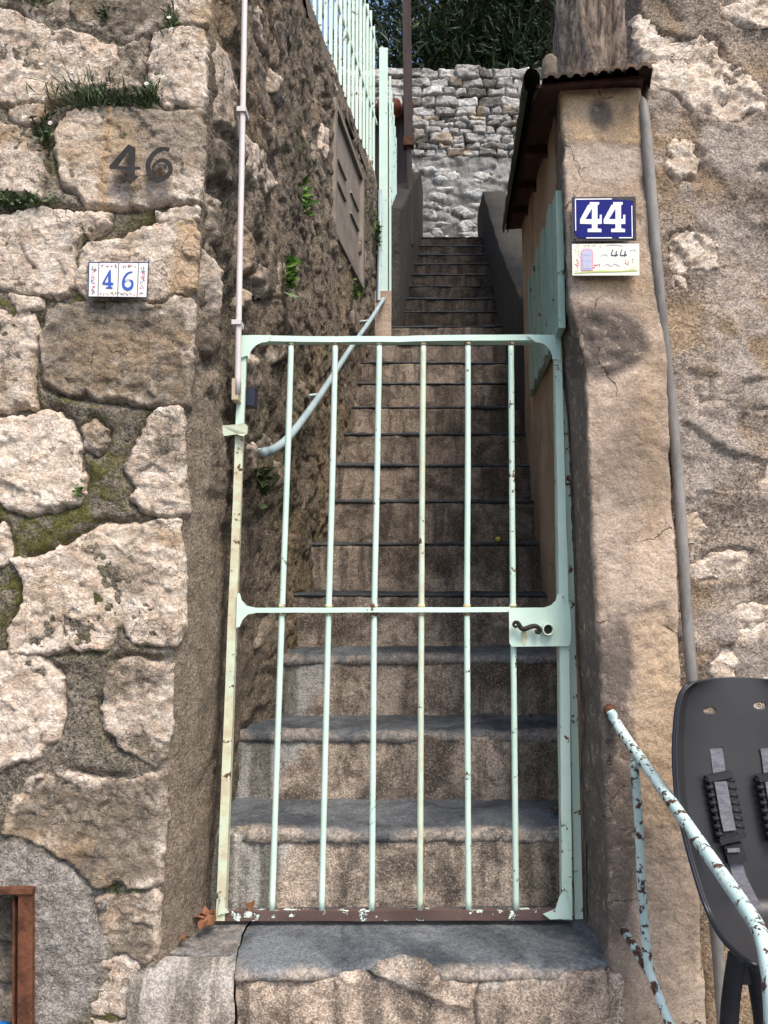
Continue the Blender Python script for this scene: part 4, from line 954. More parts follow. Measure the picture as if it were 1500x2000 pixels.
# ---- the iron gate
gate = thing('iron_gate', 'mint green iron bar gate with lock plate across the foot of the steps', 'gate', at(770, 1795, YG))
def G(x, y, dy=0.0): return at(x, y, YG + dy)
gp = lambda dy: (lambda x, y, h: at(x, y, YG + dy - h))
def gbar(name, p, q, wpx, th, mat=None, color=(.15, 0, 0, 1), dy=0, parent=gate, seg=10, bow=0):
    """flat bar between two photo points, subdivided and a little uneven like wrought iron"""
    mb = MB(); a = G(*p, dy); b = G(*q, dy); wd = wpx if np.isscalar(wpx) else wpx[0]; wd2 = wd if np.isscalar(wpx) else wpx[1]
    V = []; Fc = []
    d = (b - a) / np.linalg.norm(b - a); f = np.array([0, -1., 0]); s = np.cross(d, f)
    for i in range(seg + 1):
        t = i / seg; c = a + (b - a) * t + s * (bow * math.sin(math.pi * t) + random.uniform(-.0007, .0007)); ww = (wd + (wd2 - wd) * t) / 2
        for sa, sf in ((-1, -1), (1, -1), (1, 1), (-1, 1)): V.append(c + s * sa * ww + f * sf * th / 2)
    for i in range(seg):
        for k in range(4): Fc.append((i * 4 + k, i * 4 + (k + 1) % 4, i * 4 + 4 + (k + 1) % 4, i * 4 + 4 + k))
    Fc += [(3, 2, 1, 0), tuple(seg * 4 + k for k in range(4))]
    return obj(name, V, Fc, mat or M['mint'], parent, False, None, color)
gbar('stile', (475, 661), (468, 846), .020, .009, color=(.10, .05, 0, 1))
tag(gbar('stile', (468, 846.5), (431, 1797), (.0195, .021), .009, color=(.45, .6, 0, 1)), 'yellowed, rust-flecked lower hinge stile')
gbar('stile', (1089, 660), (1101, 1185), (.016, .022), .009, color=(.32, .05, 0, 1))
gbar('stile', (1102, 1262), (1107, 1795), (.022, .024), .009, color=(.42, .08, 0, 1))
gbar('stile_web', (481, 668), (441, 1785), .003, .026, color=(.45, .55, 0, 1), dy=.014)
gbar('stile_web', (1083, 668), (1097, 1785), .003, .026, color=(.40, .3, 0, 1), dy=.014)
gbar('top_rail', (475, 661), (780, 663), .0145, .009, color=(.08, 0, 0, 1), dy=-.001, bow=.0012)
gbar('top_rail', (780, 663), (1094, 661), .0145, .009, color=(.08, 0, 0, 1), dy=-.001, bow=-.002)
gbar('top_rail_flange', (482, 668), (1085, 669), .004, .030, color=(.2, 0, 0, 1), dy=.015)
gbar('middle_rail', (478, 1192), (996, 1191), .0115, .014, color=(.15, 0, 0, 1), dy=-.001)
tag(gbar('bottom_rail', (430, 1789), (1117, 1787), .022, .006, M['brownrail'], (.55, 0, 0, 1), dy=.0), 'brown bottom rail with flaked mint paint')
gbar('bottom_flange', (432, 1781), (1116, 1779), .004, .026, M['brownrail'], (.55, 0, 0, 1), dy=.013)
for i, (a, m_, b) in enumerate([(569, 551, 531), (655, 642, 628), (741, 731, 726), (827, 823, 820), (914, 912, 915), (998, 1002, 1008)]):
    pth = smooth_path([G(a, 668, .006), G((a + m_) / 2 + random.uniform(-.7, .7), 930, .006), G(m_, 1190, .006), G((m_ + b) / 2, 1480, .006), G(b, 1780, .006)], 8)
    rd = .0073; V, Fc = tube_vf(pth, [rd * (1 + random.uniform(-.03, .03)) for _ in pth], 12)
    br = obj('bar', V, Fc, M['mint'], gate, True, None, ((.30, .25, .34, .30, .28, .42)[i], (0, 0, 0, .40, 0, .05)[i], 0, 1))
    for yy, xx in ((672, a), (1199, m_), (1183, m_)):
        V, Fc = tube_vf([G(xx, yy - 3, .006), G(xx, yy + 3, .006)], .0088, 10); obj('weld', V, Fc, M['mint'], br, True, None, (.6, .9, 0, 1))
def gus(pts, color=(.1, 0, 0, 1), dy=-.006, th=.004): return poly_prism('gusset', [pts], M['mint'], gp(dy), th, gate, color)
def arc(cx, cy, rx, ry, a0, a1, n=10): return [(cx + rx * math.cos(R(a0 + (a1 - a0) * i / n)), cy + ry * math.sin(R(a0 + (a1 - a0) * i / n))) for i in range(n + 1)]
gus([(470, 655), (530, 654.5), (525, 666)] + arc(520, 702, 34, 34, 270, 180)[0:] + [(483, 694), (467.5, 700)])
gus([(1030, 655.5), (1095, 656), (1096, 705), (1082, 700)] + arc(1046, 702, 33, 34, 0, -90))
gus([(463, 1160), (468, 1158), (472, 1172), (482, 1183), (500, 1187), (500, 1197), (484, 1200), (474, 1210), (468, 1224), (461, 1226)], (.05, 0, 0, 1))
gus([(425, 1788), (431, 1748), (437, 1752), (440, 1772), (448, 1782)], (.6, .4, 0, 1))
gus([(1060, 1785), (1085, 1775), (1092, 1752), (1100, 1740), (1104, 1742), (1116, 1794), (1075, 1796)], (.35, 0, 0, 1))
plate = poly_prism('lock_plate', [[(994, 1190), (1000, 1187), (1063, 1186.5), (1076, 1182), (1085, 1173), (1089, 1160), (1098, 1162), (1099, 1180), (1113, 1181), (1116, 1230), (1114, 1258), (1110, 1262), (1000, 1263), (995, 1256)]], M['mint'], gp(-.010), .006, gate, (.08, .06, 0, 1))
hp = smooth_path([G(x, y, -.032) for x, y in ((1010, 1222), (1007, 1224.5), (1003, 1221), (1005, 1216), (1010, 1215.5), (1014, 1220), (1018, 1227), (1026, 1228), (1034, 1225), (1043, 1222.5), (1051, 1225), (1055, 1231), (1051, 1236.5), (1046.5, 1233), (1050, 1230.5))], 5)
n = len(hp); rr = [.0030 + .0030 * math.sin(math.pi * min(1, max(0, (i / n - .12) / .8))) for i in range(n)]
V, Fc = tube_vf(hp, rr, 10); hd = obj('handle', V, Fc, M['iron'], plate, True)
V, Fc = tube_vf([G(1025, 1228, -.031), G(1025, 1228, -.012)], .0055, 10); obj('spindle', V, Fc, M['iron'], plate, True)
def ring_vf(c, ro, ri, y0, y1, n=24):
    V = []; Fc = []
    for k in range(n):
        a = 2 * math.pi * k / n; ca, sa = math.cos(a), math.sin(a)
        for (r_, y_) in ((ro, y0), (ri, y0), (ri, y1), (ro, y1)): V.append((c[0] + r_ * ca, y_, c[2] + r_ * sa))
    for k in range(n):
        k2 = (k + 1) % n
        for e in range(4): Fc.append((k * 4 + e, k * 4 + (e + 1) % 4, k2 * 4 + (e + 1) % 4, k2 * 4 + e))
    return V, Fc
cc = G(1069, 1229, -.02); V, Fc = ring_vf(cc, .0142, .0112, YG - .034, YG - .014); obj('lock_sleeve', V, Fc, M['mint'], plate, True, None, (.3, .3, 0, 1))
V, Fc = tube_vf([(cc[0], YG - .018, cc[2]), (cc[0], YG - .0165, cc[2])], .0113, 20); obj('keyhole', V, Fc, M['enamel_black'], plate, False)
poly_prism('rust_run', [[(1019, 1233), (1028, 1233), (1030, 1246), (1027, 1259), (1022, 1260), (1018, 1250)]], M['mint'], gp(-.0168), .0003, plate, (.0, .9, 0, 1))
# wall strap that carries the hinge side
hs = thing('hinge_strap', 'pale green iron strap clamping the gate hinge stile to the wall', 'hinge', at(450, 840, 1.85))
mb = MB(); lp = [(433, 831), (462, 829), (470, 827), (480, 828), (484, 833), (483, 847), (474, 852), (462, 848), (435, 852)]
poly_prism('strap', [lp], M['mint'], lambda x, y, h: at(x, y, YG - .006 - h - .006 * sstep(458, 476, np.array(x))), .010, hs, (.2, .45, 0, 1), .001)
obj('tang', *box_vf(at(433, 840, YG)[0] - .05, at(436, 840, YG)[0], YG - .012, YG + .0, zat(850, YG), zat(833, YG)), M['mint'], hs, False, None, (.2, .4, 0, 1))
# fixed jamb the lock closes against
jm = thing('gate_jamb', 'pale green iron jamb strip fixed to the pier behind the lock side', 'jamb', at(1130, 1800, 1.90))
gbar('jamb_strip', (1104, 712), (1130, 1795), (.012, .019), .008, color=(.45, .1, 0, 1), dy=.036, parent=jm)
gbar('jamb_stop', (1100, 715), (1120, 1795), (.006, .010), .006, M['mintdark'], color=(.5, .1, 0, 1), dy=.052, parent=jm)

# ---- downpipe between pier and wall
dp = thing('downpipe', 'grey metal downpipe running down between the pier and the flaking wall', 'pipe', at(1405, 1990, 1.70))
pth = smooth_path([at(1241, 198, 1.74), at(1256, 212, 1.708), at(1268, 330, 1.702), at(1283, 520, 1.704), at(1294, 640, 1.718), at(1312, 800, 1.735), at(1326, 960, 1.728), at(1340, 1180, 1.722), at(1352, 1330, 1.718), at(1385, 1700, 1.715), at(1402, 1860, 1.715), at(1420, 2120, 1.712)], 5)
V, Fc = tube_vf(pth, .0125, 14); obj('pipe', V, Fc, M['zinc'], dp, True)
# ---- chipped railing at the foot of the pier
hr = thing('chipped_railing', 'pale blue tube railing with flaking paint at the foot of the pier', 'railing', at(1305, 2000, 1.40))
main = smooth_path([at(1192, 1388, 1.69), at(1215, 1430, 1.66), at(1300, 1550, 1.45), at(1385, 1672, 1.26), at(1450, 1765, 1.13), at(1480, 1812, 1.08), at(1496, 1860, 1.05), at(1508, 1960, 1.03), at(1512, 2150, 1.02)], 8)
V, Fc = tube_vf(main, .0108, 16); obj('top_tube', V, Fc, M['palepaint'], hr, True, None, (.62, 0, .15, 1))
up = smooth_path([at(1238, 1483, 1.58), at(1247, 1600, 1.575), at(1254, 1740, 1.57), at(1266, 1880, 1.56), at(1283, 1935, 1.54), at(1312, 2010, 1.50), at(1360, 2120, 1.45)], 8)
V, Fc = tube_vf(up, .0088, 14); obj('upright_tube', V, Fc, M['palepaint'], hr, True, None, (.66, .1, .1, 1))
lowt = [at(1219, 1818, 1.69), at(1240, 1852, 1.63), at(1266, 1895, 1.565)]
V, Fc = tube_vf(lowt, .0090, 14); obj('stub_tube', V, Fc, M['palepaint'], hr, True, None, (.95, 0, .1, 1))
V, Fc = tube_vf([at(1190, 1384, 1.70), at(1194, 1392, 1.685)], .0124, 14); obj('rusty_end', V, Fc, M['rust'], hr, True)

# ---- child bicycle seat
cs = thing('child_bicycle_seat', 'dark grey plastic child bicycle seat with straps, in front of the flaking wall', 'child seat', at(1480, 1990, 1.45))
le = np.array([(1352, 1331), (1332, 1350), (1322, 1385), (1317, 1440), (1317, 1500), (1323, 1570), (1336, 1630), (1352, 1690), (1376, 1765), (1408, 1830), (1450, 1872), (1492, 1893)], float)
ce = np.array([(1440, 1322), (1442, 1345), (1444, 1385), (1447, 1440), (1451, 1500), (1457, 1570), (1465, 1630), (1474, 1690), (1490, 1765), (1508, 1830), (1530, 1880), (1550, 1905)], float)
def rs(P, n):
    t = np.r_[0, np.cumsum(np.linalg.norm(np.diff(P, axis=0), axis=1))]; s = np.linspace(0, t[-1], n); return np.stack([np.interp(s, t, P[:, 0]), np.interp(s, t, P[:, 1])], 1)
def smoothrs(P, n): return rs(np.array(smooth_path([np.array([a, b]) for a, b in P], 8)), n)
NV = 330; Lm = smoothrs(le, NV); Cm = smoothrs(ce, NV); NU = 210
VV = np.zeros((NV, NU, 3)); PXY = np.zeros((NV, NU, 2))
for i in range(NV):
    t = i / (NV - 1); yc = 1.50 - .10 * t - .10 * sstep(.72, 1, np.array(t)); rim = .030 + .045 * sstep(.35, .9, np.array(t))
    for j in range(NU):
        u = -1 + 2 * j / (NU - 1); a = abs(u)
        lx, ly = Lm[i]; cx, cy = Cm[i]
        px = cx + (cx - lx) * u; py = cy + (ly - cy) * a ** 2.2
        Y = yc - rim * a ** 3 - .010 * sstep(.88, 1.0, np.array(a)); VV[i, j] = at(px, py, float(Y)); PXY[i, j] = (px, py)
keep = np.ones((NV, NU), bool)
for hx, hy in ((1383, 1388), (1482, 1378)): keep &= (np.hypot((PXY[..., 0] - hx) / 11.5, (PXY[..., 1] - hy) / 5.2) > 1)
q = grid_faces(NU, NV, keep.ravel()); Vn, qn, _ = compact(VV.reshape(-1, 3), q)
shell = obj('shell', Vn, qn, M['seat'], cs, True); sm = shell.modifiers.new('thickness', 'SOLIDIFY'); sm.thickness = .005; sm.offset = -1
rimp = [VV[i, 0] + np.array([0, .002, 0]) for i in range(2, NV, 8)]
V, Fc = tube_vf(rimp, .0035, 8); obj('rim', V, Fc, M['seatedge'], shell, True)
def yseat(py): return 1.50 - .10 * np.clip((py - 1325) / 580, 0, 1)
def ribbon(name, pts, wd, mat, parent, off, th=.002):
    P = [at(x, y, yseat(y) - off) for x, y in pts]; V = []; Fc = []
    for i, p in enumerate(P):
        d = P[min(i + 1, len(P) - 1)] - P[max(i - 1, 0)]; d /= np.linalg.norm(d); s = np.cross(d, (0, 1, 0)); s /= np.linalg.norm(s)
        for sg_, yy in ((-1, -th), (1, -th), (1, th), (-1, th)): V.append(p + s * sg_ * wd / 2 + np.array([0, yy / 2, 0]))
    for i in range(len(P) - 1):
        for k in range(4): Fc.append((i * 4 + k, i * 4 + (k + 1) % 4, i * 4 + 4 + (k + 1) % 4, i * 4 + 4 + k))
    Fc += [(3, 2, 1, 0), tuple((len(P) - 1) * 4 + k for k in range(4))]
    return obj(name, V, Fc, mat, parent, False)
for dx in (0, 99):
    stp = ribbon('strap', [(x + dx, y) for x, y in ((1398, 1462), (1401, 1480), (1404, 1505), (1412, 1560), (1424, 1630), (1432, 1665), (1443, 1710), (1458, 1742), (1475, 1775), (1492, 1830))], .0235, M['webbing'], cs, .008)
    ribbon('anchor_slot', [(x + dx, y) for x, y in ((1396, 1461), (1398, 1467))], .030, M['rubber'], stp, .004, .006)
    pad = ribbon('shoulder_pad', [(x + dx, y) for x, y in ((1404, 1514), (1410, 1545), (1418, 1590), (1428, 1638))], .043, M['rubber'], stp, .016, .012)
    for kk in range(8):
        f = kk / 7; x = 1405.5 + 21 * f + dx; y = 1523 + 106 * f
        for sd in (-1, 1):
            p = at(x + sd * 20, y, yseat(y) - .019); V, Fc = tube_vf([p + np.array([-.008, 0, .001 * sd]), p + np.array([.008, 0, -.001 * sd])], .0048, 8); obj('rib', V, Fc, M['rubber'], pad, True)
    ribbon('pad_end', [(x + dx, y) for x, y in ((1402, 1511), (1405, 1521))], .046, M['rubber'], pad, .018, .016); ribbon('pad_end', [(x + dx, y) for x, y in ((1425, 1631), (1429, 1641))], .046, M['rubber'], pad, .018, .016)
    ribbon('pad_strap', [(x + dx, y) for x, y in ((1407, 1527), (1413, 1560), (1420, 1600), (1425, 1622))], .0225, M['webbing'], pad, .026, .003)
    ribbon('buckle', [(x + dx, y) for x, y in ((1430, 1648), (1434, 1662), (1440, 1684))], .034, M['rubber'], stp, .013, .009)
    ribbon('buckle_slot', [(x + dx, y) for x, y in ((1432, 1657), (1433, 1664))], .022, M['webbing'], stp, .020, .003)
knob = tube_vf([at(1392, 1800, 1.44), at(1404, 1800, 1.44)], .009, 12); obj('knob', *knob, M['rubber'], cs, True)
br = [at(x, y, 1.47) for x, y in ((1440, 1865), (1430, 1930), (1424, 2000), (1420, 2160))]
V, Fc = tube_vf(smooth_path(br, 5), [.016 + .0 * i for i in range(16)], 12); obj('mounting_leg', V, Fc, M['rubber'], cs, True)
br = [at(x, y, 1.47) for x, y in ((1480, 1880), (1492, 1950), (1500, 2010), (1505, 2160))]
V, Fc = tube_vf(smooth_path(br, 5), .024, 12); obj('mounting_leg', V, Fc, M['rubber'], cs, True)
obj('mounting_bridge', *bar_vf(at(1435, 1890, 1.475), at(1510, 1890, 1.475), .045, .03), M['rubber'], cs, False)

# ---- rusty frame of the recess, lower left
rf = thing('rusty_frame', 'rusty angle iron frame round a recess low in the stone wall', 'frame', at(50, 2000, YF))
obj('upright', *bar_vf(at(50, 2160, YF - .025), at(52, 1738, YF - .025), .030, .012), M['rust'], rf, False)
obj('upright_web', *bar_vf(at(38, 2160, YF + .01), at(40, 1745, YF + .01), .004, .06), M['rust'], rf, False)
obj('lintel', *bar_vf(at(-70, 1738, YF - .027), at(67, 1738, YF - .027), .010, .02), M['rust'], rf, False)
bw = bpy.data.objects
V, Fc = tube_vf([at(-10, 2016, 1.74), at(3, 2010, 1.73), at(16, 2012, 1.735), at(22, 2018, 1.74)], [.006, .016, .014, .005], 10)
tag(obj('plastic_cap', V, Fc, M['bluewrap'], None, True), 'bright blue plastic scrap inside the rusty frame', 'plastic cap')

# ---- house numbers
def sgn_place(Yp): return lambda x, y, h: at(x, y, Yp - h)
# iron numerals on the block
YI = 1.667
inum = thing('iron_house_number', 'dark wrought iron numerals 46 fixed to the limestone block', 'house number', at(275, 360, YI))
def crop(pts, sx=3.0): return [(x / sx, y / sx) for x, y in pts]
four = [crop([(752, 845), (795, 868), (790, 975), (822, 978), (826, 992), (790, 996), (787, 1030), (815, 1032), (795, 1052), (765, 1064), (735, 1052), (715, 1038), (745, 1030), (752, 998), (690, 994), (645, 990), (640, 972)]),
        crop([(752, 895), (752, 975), (690, 972)])]
poly_prism('numeral', four, M['iron'], sgn_place(YI), .009, inum, None, .0012)
six = smooth_path([np.array(p) for p in crop([(992, 880), (962, 872), (925, 882), (890, 915), (868, 960), (872, 1005), (900, 1040), (925, 1060), (955, 1048), (985, 1025), (1000, 990), (985, 955), (950, 938), (915, 955), (892, 985)])], 4)
nn = len(six); wds = [8.5 if i < 6 else 10 if i < nn * .45 else 9 if i < nn * .8 else 9 - 5 * (i - nn * .8) / (nn * .2) for i in range(nn)]
poly_prism('numeral', [stroke_loop(six, wds)], M['iron'], sgn_place(YI), .009, inum, None, .0012)
# white tile number 46
YT = 1.668
tl = thing('tile_house_number', 'white glazed tile number 46 in blue with a floral border', 'house number', at(231, 580, YT))
def tile(name, pts, mat, parent, Yp=YT, th=.008): return poly_prism(name, [pts], mat, sgn_place(Yp), th, parent)
def bil(q, a, b):
    q = [np.array(p, float) for p in q]; t = q[0] + (q[1] - q[0]) * a; u = q[3] + (q[2] - q[3]) * a; return tuple(t + (u - t) * b)
Q46 = [(174, 513), (290, 513), (286.5, 581), (172.5, 579.5)]
frame_ = [bil(Q46, -.012, -.02), bil(Q46, 1.012, -.02), bil(Q46, 1.012, 1.02), bil(Q46, -.012, 1.02)]
poly_prism('backing', [frame_], M['ink_navy'], sgn_place(YT + .004), .006, tl)
us = [0, .165, .5, .835, 1]
tls = []
for i in range(4):
    a, b = us[i] + .006, us[i + 1] - .006
    tls.append(poly_prism('tile', [[bil(Q46, a, .012), bil(Q46, b, .012), bil(Q46, b, .988), bil(Q46, a, .988)]], M['glaze'], sgn_place(YT), .006, tl))
YTf = YT - .0066
blue4 = [crop([(642, 1582), (650, 1582), (650, 1655), (664, 1657), (663, 1668), (650, 1667), (650, 1680), (660, 1684), (660, 1689), (620, 1688), (621, 1683), (634, 1680), (634, 1667), (600, 1665), (600, 1656)]), crop([(634, 1612), (634, 1655), (612, 1655)])]
poly_prism('digit', blue4, M['ink_blue'], sgn_place(YTf), .0008, tls[1])
o6 = smooth_path([np.array(p) for p in crop([(776, 1592), (752, 1598), (732, 1620), (722, 1650), (726, 1680), (746, 1693), (768, 1684), (776, 1660), (766, 1640), (746, 1638), (730, 1652)])], 4)
nn = len(o6); poly_prism('digit', [stroke_loop(o6, [1.2 + 4.2 * math.sin(math.pi * min(1, i / nn * 1.05)) ** .8 for i in range(nn)])], M['ink_blue'], sgn_place(YTf), .0008, tls[2])
def dots(name, pts, rad, mat, parent, Yp):
    mb = MB()
    for (x, y) in pts:
        c = at(x, y, Yp); n = 7; a0 = random.random() * 6
        V = [c + np.array([0, -.0006, 0])]
        for k in range(n): rr_ = rad * random.uniform(.6, 1.25); V.append(c + np.array([rr_ * math.cos(a0 + 2 * math.pi * k / n), 0, rr_ * math.sin(a0 + 2 * math.pi * k / n)]))
        mb.add(V, [(0, 1 + (k + 1) % n, 1 + k) for k in range(n)])
    o = mb.build(name, mat, parent); o['kind'] = 'stuff'; return o
rq = random.Random(9)
for host, us_, vs_ in ((tls[0], (.05, .12), (.12, .9)), (tls[3], (.88, .95), (.12, .9))):
    for nme, n_ in (('ink_red', 12), ('ink_pink', 9), ('ink_green', 8), ('ink_navy', 7), ('ink_lilac', 6)):
        dots('floral_border', [bil(Q46, rq.uniform(*us_), rq.uniform(*vs_)) for _ in range(n_)], .0016, M[nme], host, YTf)
for host, a, b in ((tls[1], .20, .48), (tls[2], .52, .80)):
    for nme, n_ in (('ink_red', 8), ('ink_pink', 7), ('ink_green', 7), ('ink_navy', 3)):
        dots('floral_border', [bil(Q46, rq.uniform(a, b), rq.choice([rq.uniform(.06, .14), rq.uniform(.87, .94)])) for _ in range(n_)], .0016, M[nme], host, YTf)
# blue enamel 44
YE = 1.682
en = thing('enamel_house_number', 'blue enamel plate with big white 44 and chipped black rim', 'house number', at(1180, 471, YE))
Q44 = [(1116.5, 385), (1241.5, 384), (1243, 470.5), (1117.5, 471)]
def q4(q, a0, a1, b0, b1): return [bil(q, a0, b0), bil(q, a1, b0), bil(q, a1, b1), bil(q, a0, b1)]
pl = poly_prism('plate', [q4(Q44, 0, 1, 0, 1)], M['enamel_black'], sgn_place(YE), .006, en, None, .0012)
YEf = YE - .0087
fld = [bil(Q44, .035, .03), bil(Q44, .64, .03), bil(Q44, .66, .06), bil(Q44, .96, .09), bil(Q44, .97, .93), bil(Q44, .70, .955), bil(Q44, .68, .92), bil(Q44, .61, .92), bil(Q44, .59, .955), bil(Q44, .10, .93), bil(Q44, .06, .86), bil(Q44, .035, .80)]
poly_prism('blue_field', [fld], M['enamel_blue'], sgn_place(YEf), .0006, pl)
YEg = YEf - .0009
for a0, a1, b0, b1 in ((.05, .065, .05, .76), (.05, .63, .035, .060), (.93, .945, .20, .93), (.22, .62, .915, .94), (.73, .945, .915, .94)):
    poly_prism('border_line', [q4(Q44, a0, a1, b0, b1)], M['enamel_white'], sgn_place(YEg), .0005, pl)
def e4(dx):
    o = [(455, 1184), (511, 1184), (511, 1198), (501, 1202), (501, 1284), (513, 1283), (514, 1258), (526, 1258), (526, 1312), (501, 1313), (501, 1338), (524, 1341), (524, 1360), (443, 1360), (443, 1341), (468, 1338), (468, 1313), (399, 1311), (399, 1286), (445, 1200), (455, 1198)]
    i_ = [(468, 1222), (468, 1284), (430, 1284)]
    f = lambda L: [((x + dx) / 3 + 1000, y / 3) for x, y in L]
    return [f(o), f(i_)]
for dx in (0, 138): poly_prism('digit', e4(dx), M['enamel_white'], sgn_place(YEg), .0007, pl)
for a, b in ((.06, .06), (.95, .10), (.05, .95), (.95, .95)):
    c = at(*bil(Q44, a, b), YE - .008); V, Fc = tube_vf([c, c + np.array([0, -.002, 0])], .0022, 10); obj('screw', V, Fc, M['rust'], pl, True)
# painted ceramic 44
YC = 1.684
ct = thing('painted_house_number', 'cream ceramic tile painted with a lilac door, flowers and a small 44', 'house number', at(1182, 539, YC))
QC = [(1117, 476.5), (1248.5, 475.5), (1249, 538), (1118, 538)]
cb = poly_prism('tile', [q4(QC, 0, 1, 0, 1)], M['glaze_cream'], sgn_place(YC), .006, ct, None, .0008)
YCf = YC - .0080
def cp(pts): return [(x / 3 + 1000, y / 3) for x, y in pts]
poly_prism('painted_arch', [cp([(402, 1480), (412, 1462), (440, 1455), (468, 1462), (476, 1480), (474, 1585), (404, 1588)])], M['ink_pink'], sgn_place(YCf + .0002), .0006, cb)
poly_prism('painted_door', [cp([(410, 1484), (418, 1468), (440, 1462), (462, 1468), (470, 1484), (468, 1580), (412, 1582)])], M['ink_lilac'], sgn_place(YCf - .0004), .0005, cb)
for x0, x1, y0, y1 in ((418, 438, 1475, 1495), (444, 464, 1475, 1495), (418, 438, 1502, 1528), (444, 464, 1502, 1528), (418, 438, 1538, 1572), (444, 464, 1538, 1572)):
    poly_prism('door_panel', [cp([(x0, y0), (x1, y0), (x1, y1), (x0, y1)])], M['ink_line'], sgn_place(YCf - .0010), .0003, cb)
for k in range(2):
    dx = 52 * k
    for pts in ([(592, 1462), (586, 1478), (584, 1494), (600, 1496), (622, 1492)], [(612, 1470), (610, 1490), (608, 1502)]):
        poly_prism('digit', [stroke_loop(smooth_path([np.array(p) for p in cp([(x + dx, y) for x, y in pts])], 4), 2.0)], M['ink_navy'], sgn_place(YCf), .0005, cb)
poly_prism('painted_grass', [cp([(365, 1598), (420, 1592), (520, 1584), (620, 1588), (735, 1580), (735, 1588), (600, 1594), (500, 1596), (420, 1600), (365, 1602)])], M['ink_lime'], sgn_place(YCf), .0004, cb)
def pts_in(x0, x1, y0, y1, n_): return cp([(rq.uniform(x0, x1), rq.uniform(y0, y1)) for _ in range(n_)])
dots('painted_flowers', pts_in(368, 398, 1440, 1590, 16) + pts_in(655, 720, 1555, 1588, 10), .0016, M['ink_lime'], cb, YCf)
dots('painted_flowers', pts_in(375, 396, 1500, 1560, 7) + pts_in(475, 515, 1545, 1575, 9), .0018, M['ink_pink'], cb, YCf - .0003)
dots('painted_flowers', pts_in(655, 715, 1515, 1560, 8), .0014, M['ink_red'], cb, YCf - .0003)
dots('painted_flowers', pts_in(375, 520, 1434, 1450, 14), .0014, M['ink_lime'], cb, YCf - .0002)
for pts in ([(540, 1560), (560, 1545), (580, 1560), (600, 1545), (632, 1560)], [(550, 1440), (590, 1434), (650, 1440)], [(520, 1500), (545, 1490), (560, 1500)], [(690, 1470), (715, 1462), (725, 1475)]):
    poly_prism('painted_line', [stroke_loop(smooth_path([np.array(p) for p in cp(pts)], 4), 1.0)], M['ink_line'], sgn_place(YCf), .0004, cb)

# ---- vegetation
def leaf_cloud(name, centers, dirs, ln, wd, mat, parent, seed, curl=.3):
    r = np.random.default_rng(seed); n = len(centers); ln = ln * r.uniform(.6, 1.3, n); wd = wd * r.uniform(.7, 1.3, n)
    d = dirs / (np.linalg.norm(dirs, axis=1, keepdims=True) + 1e-9); s = np.cross(d, r.normal(size=(n, 3))); s /= np.linalg.norm(s, axis=1, keepdims=True) + 1e-9
    nn_ = np.cross(d, s)
    V = np.stack([centers, centers + d * (ln * .5)[:, None] + s * wd[:, None] * .5 + nn_ * (ln * curl * .15)[:, None], centers + d * ln[:, None] - nn_ * (ln * curl * .2)[:, None], centers + d * (ln * .5)[:, None] - s * wd[:, None] * .5 + nn_ * (ln * curl * .15)[:, None]], 1).reshape(-1, 3)
    return obj(name, V, np.arange(4 * n).reshape(n, 4), mat, parent, False)
def bush(name, label, cx, cy, z0, rx, ry, hz, n, mat, seed, ln=.13, wd=.022, group=None, clumps=60):
    t = thing(name, label, 'shrub', (cx, cy, z0), group)
    r = np.random.default_rng(seed); mb = MB()
    ends = []
    for k in range(9):
        e = np.array([cx + r.uniform(-.7, .7) * rx, cy + r.uniform(-.7, .7) * ry, z0 + hz * r.uniform(.6, .95)]); b = np.array([cx + r.uniform(-.2, .2), cy + r.uniform(-.1, .1), z0 - .1])
        mb.add(*tube_vf(smooth_path([b, (b * .5 + e * .5) + r.normal(size=3) * .06, e], 3), [.03, .026, .022, .018, .014, .010, .006], 6)); ends.append(e)
    mb.build('stems', M['darkbark'], t)
    cl = np.stack([cx + rx * r.uniform(-1, 1, clumps), cy + ry * r.uniform(-1, 1, clumps), z0 + hz * r.uniform(.02, 1, clumps)], -1)
    ci = r.integers(0, clumps, n); off = r.normal(size=(n, 3)) * np.array([.16, .14, .17]); cen = cl[ci] + off
    dirs = off / .2 + r.normal(size=(n, 3)) * .4 + np.array([0, -.1, .35])
    leaf_cloud('foliage', cen, dirs, ln, wd, mat, t, seed + 1)
    return t
bl = [('dark oleander bush above the dry stone wall, beside the brown post', .75, 9.1, .75, .5, 9000), ('dense dark oleander bush in the middle above the dry stone wall', 1.65, 9.0, .8, .5, 10000),
      ('dark oleander bush above the dry stone wall, beside the dark trunk', 2.6, 9.2, .8, .6, 8000)]
for i, (lb, cx, cy, rx, ry, n_) in enumerate(bl): bush('oleander_bush', lb, cx, cy, 5.25, rx, ry, 2.9, n_, M['leaf_ole'], 40 + i, .16, .024, 'oleanders above the back wall', 70)
bush('oleander_bush', 'sparse reddish dark shrub against the sky left of the brown post', .02, 9.3, 5.2, .45, .4, 2.2, 2300, M['leaf_ole'], 50, .13, .03, 'oleanders above the back wall', 45)
bush('garden_shrub', 'yellow green leafy shrub glimpsed behind the picket fence', -.75, 7.2, 2.5, .35, .4, 2.9, 1500, M['leaf_gold'], 52, .10, .04, None, 40)
bush('backing_shrub', 'deep green shrub far behind the oleanders', 2.6, 10.6, 5.2, 2.0, .5, 4.2, 14000, M['leaf_ole'], 54, .2, .06, None, 120)
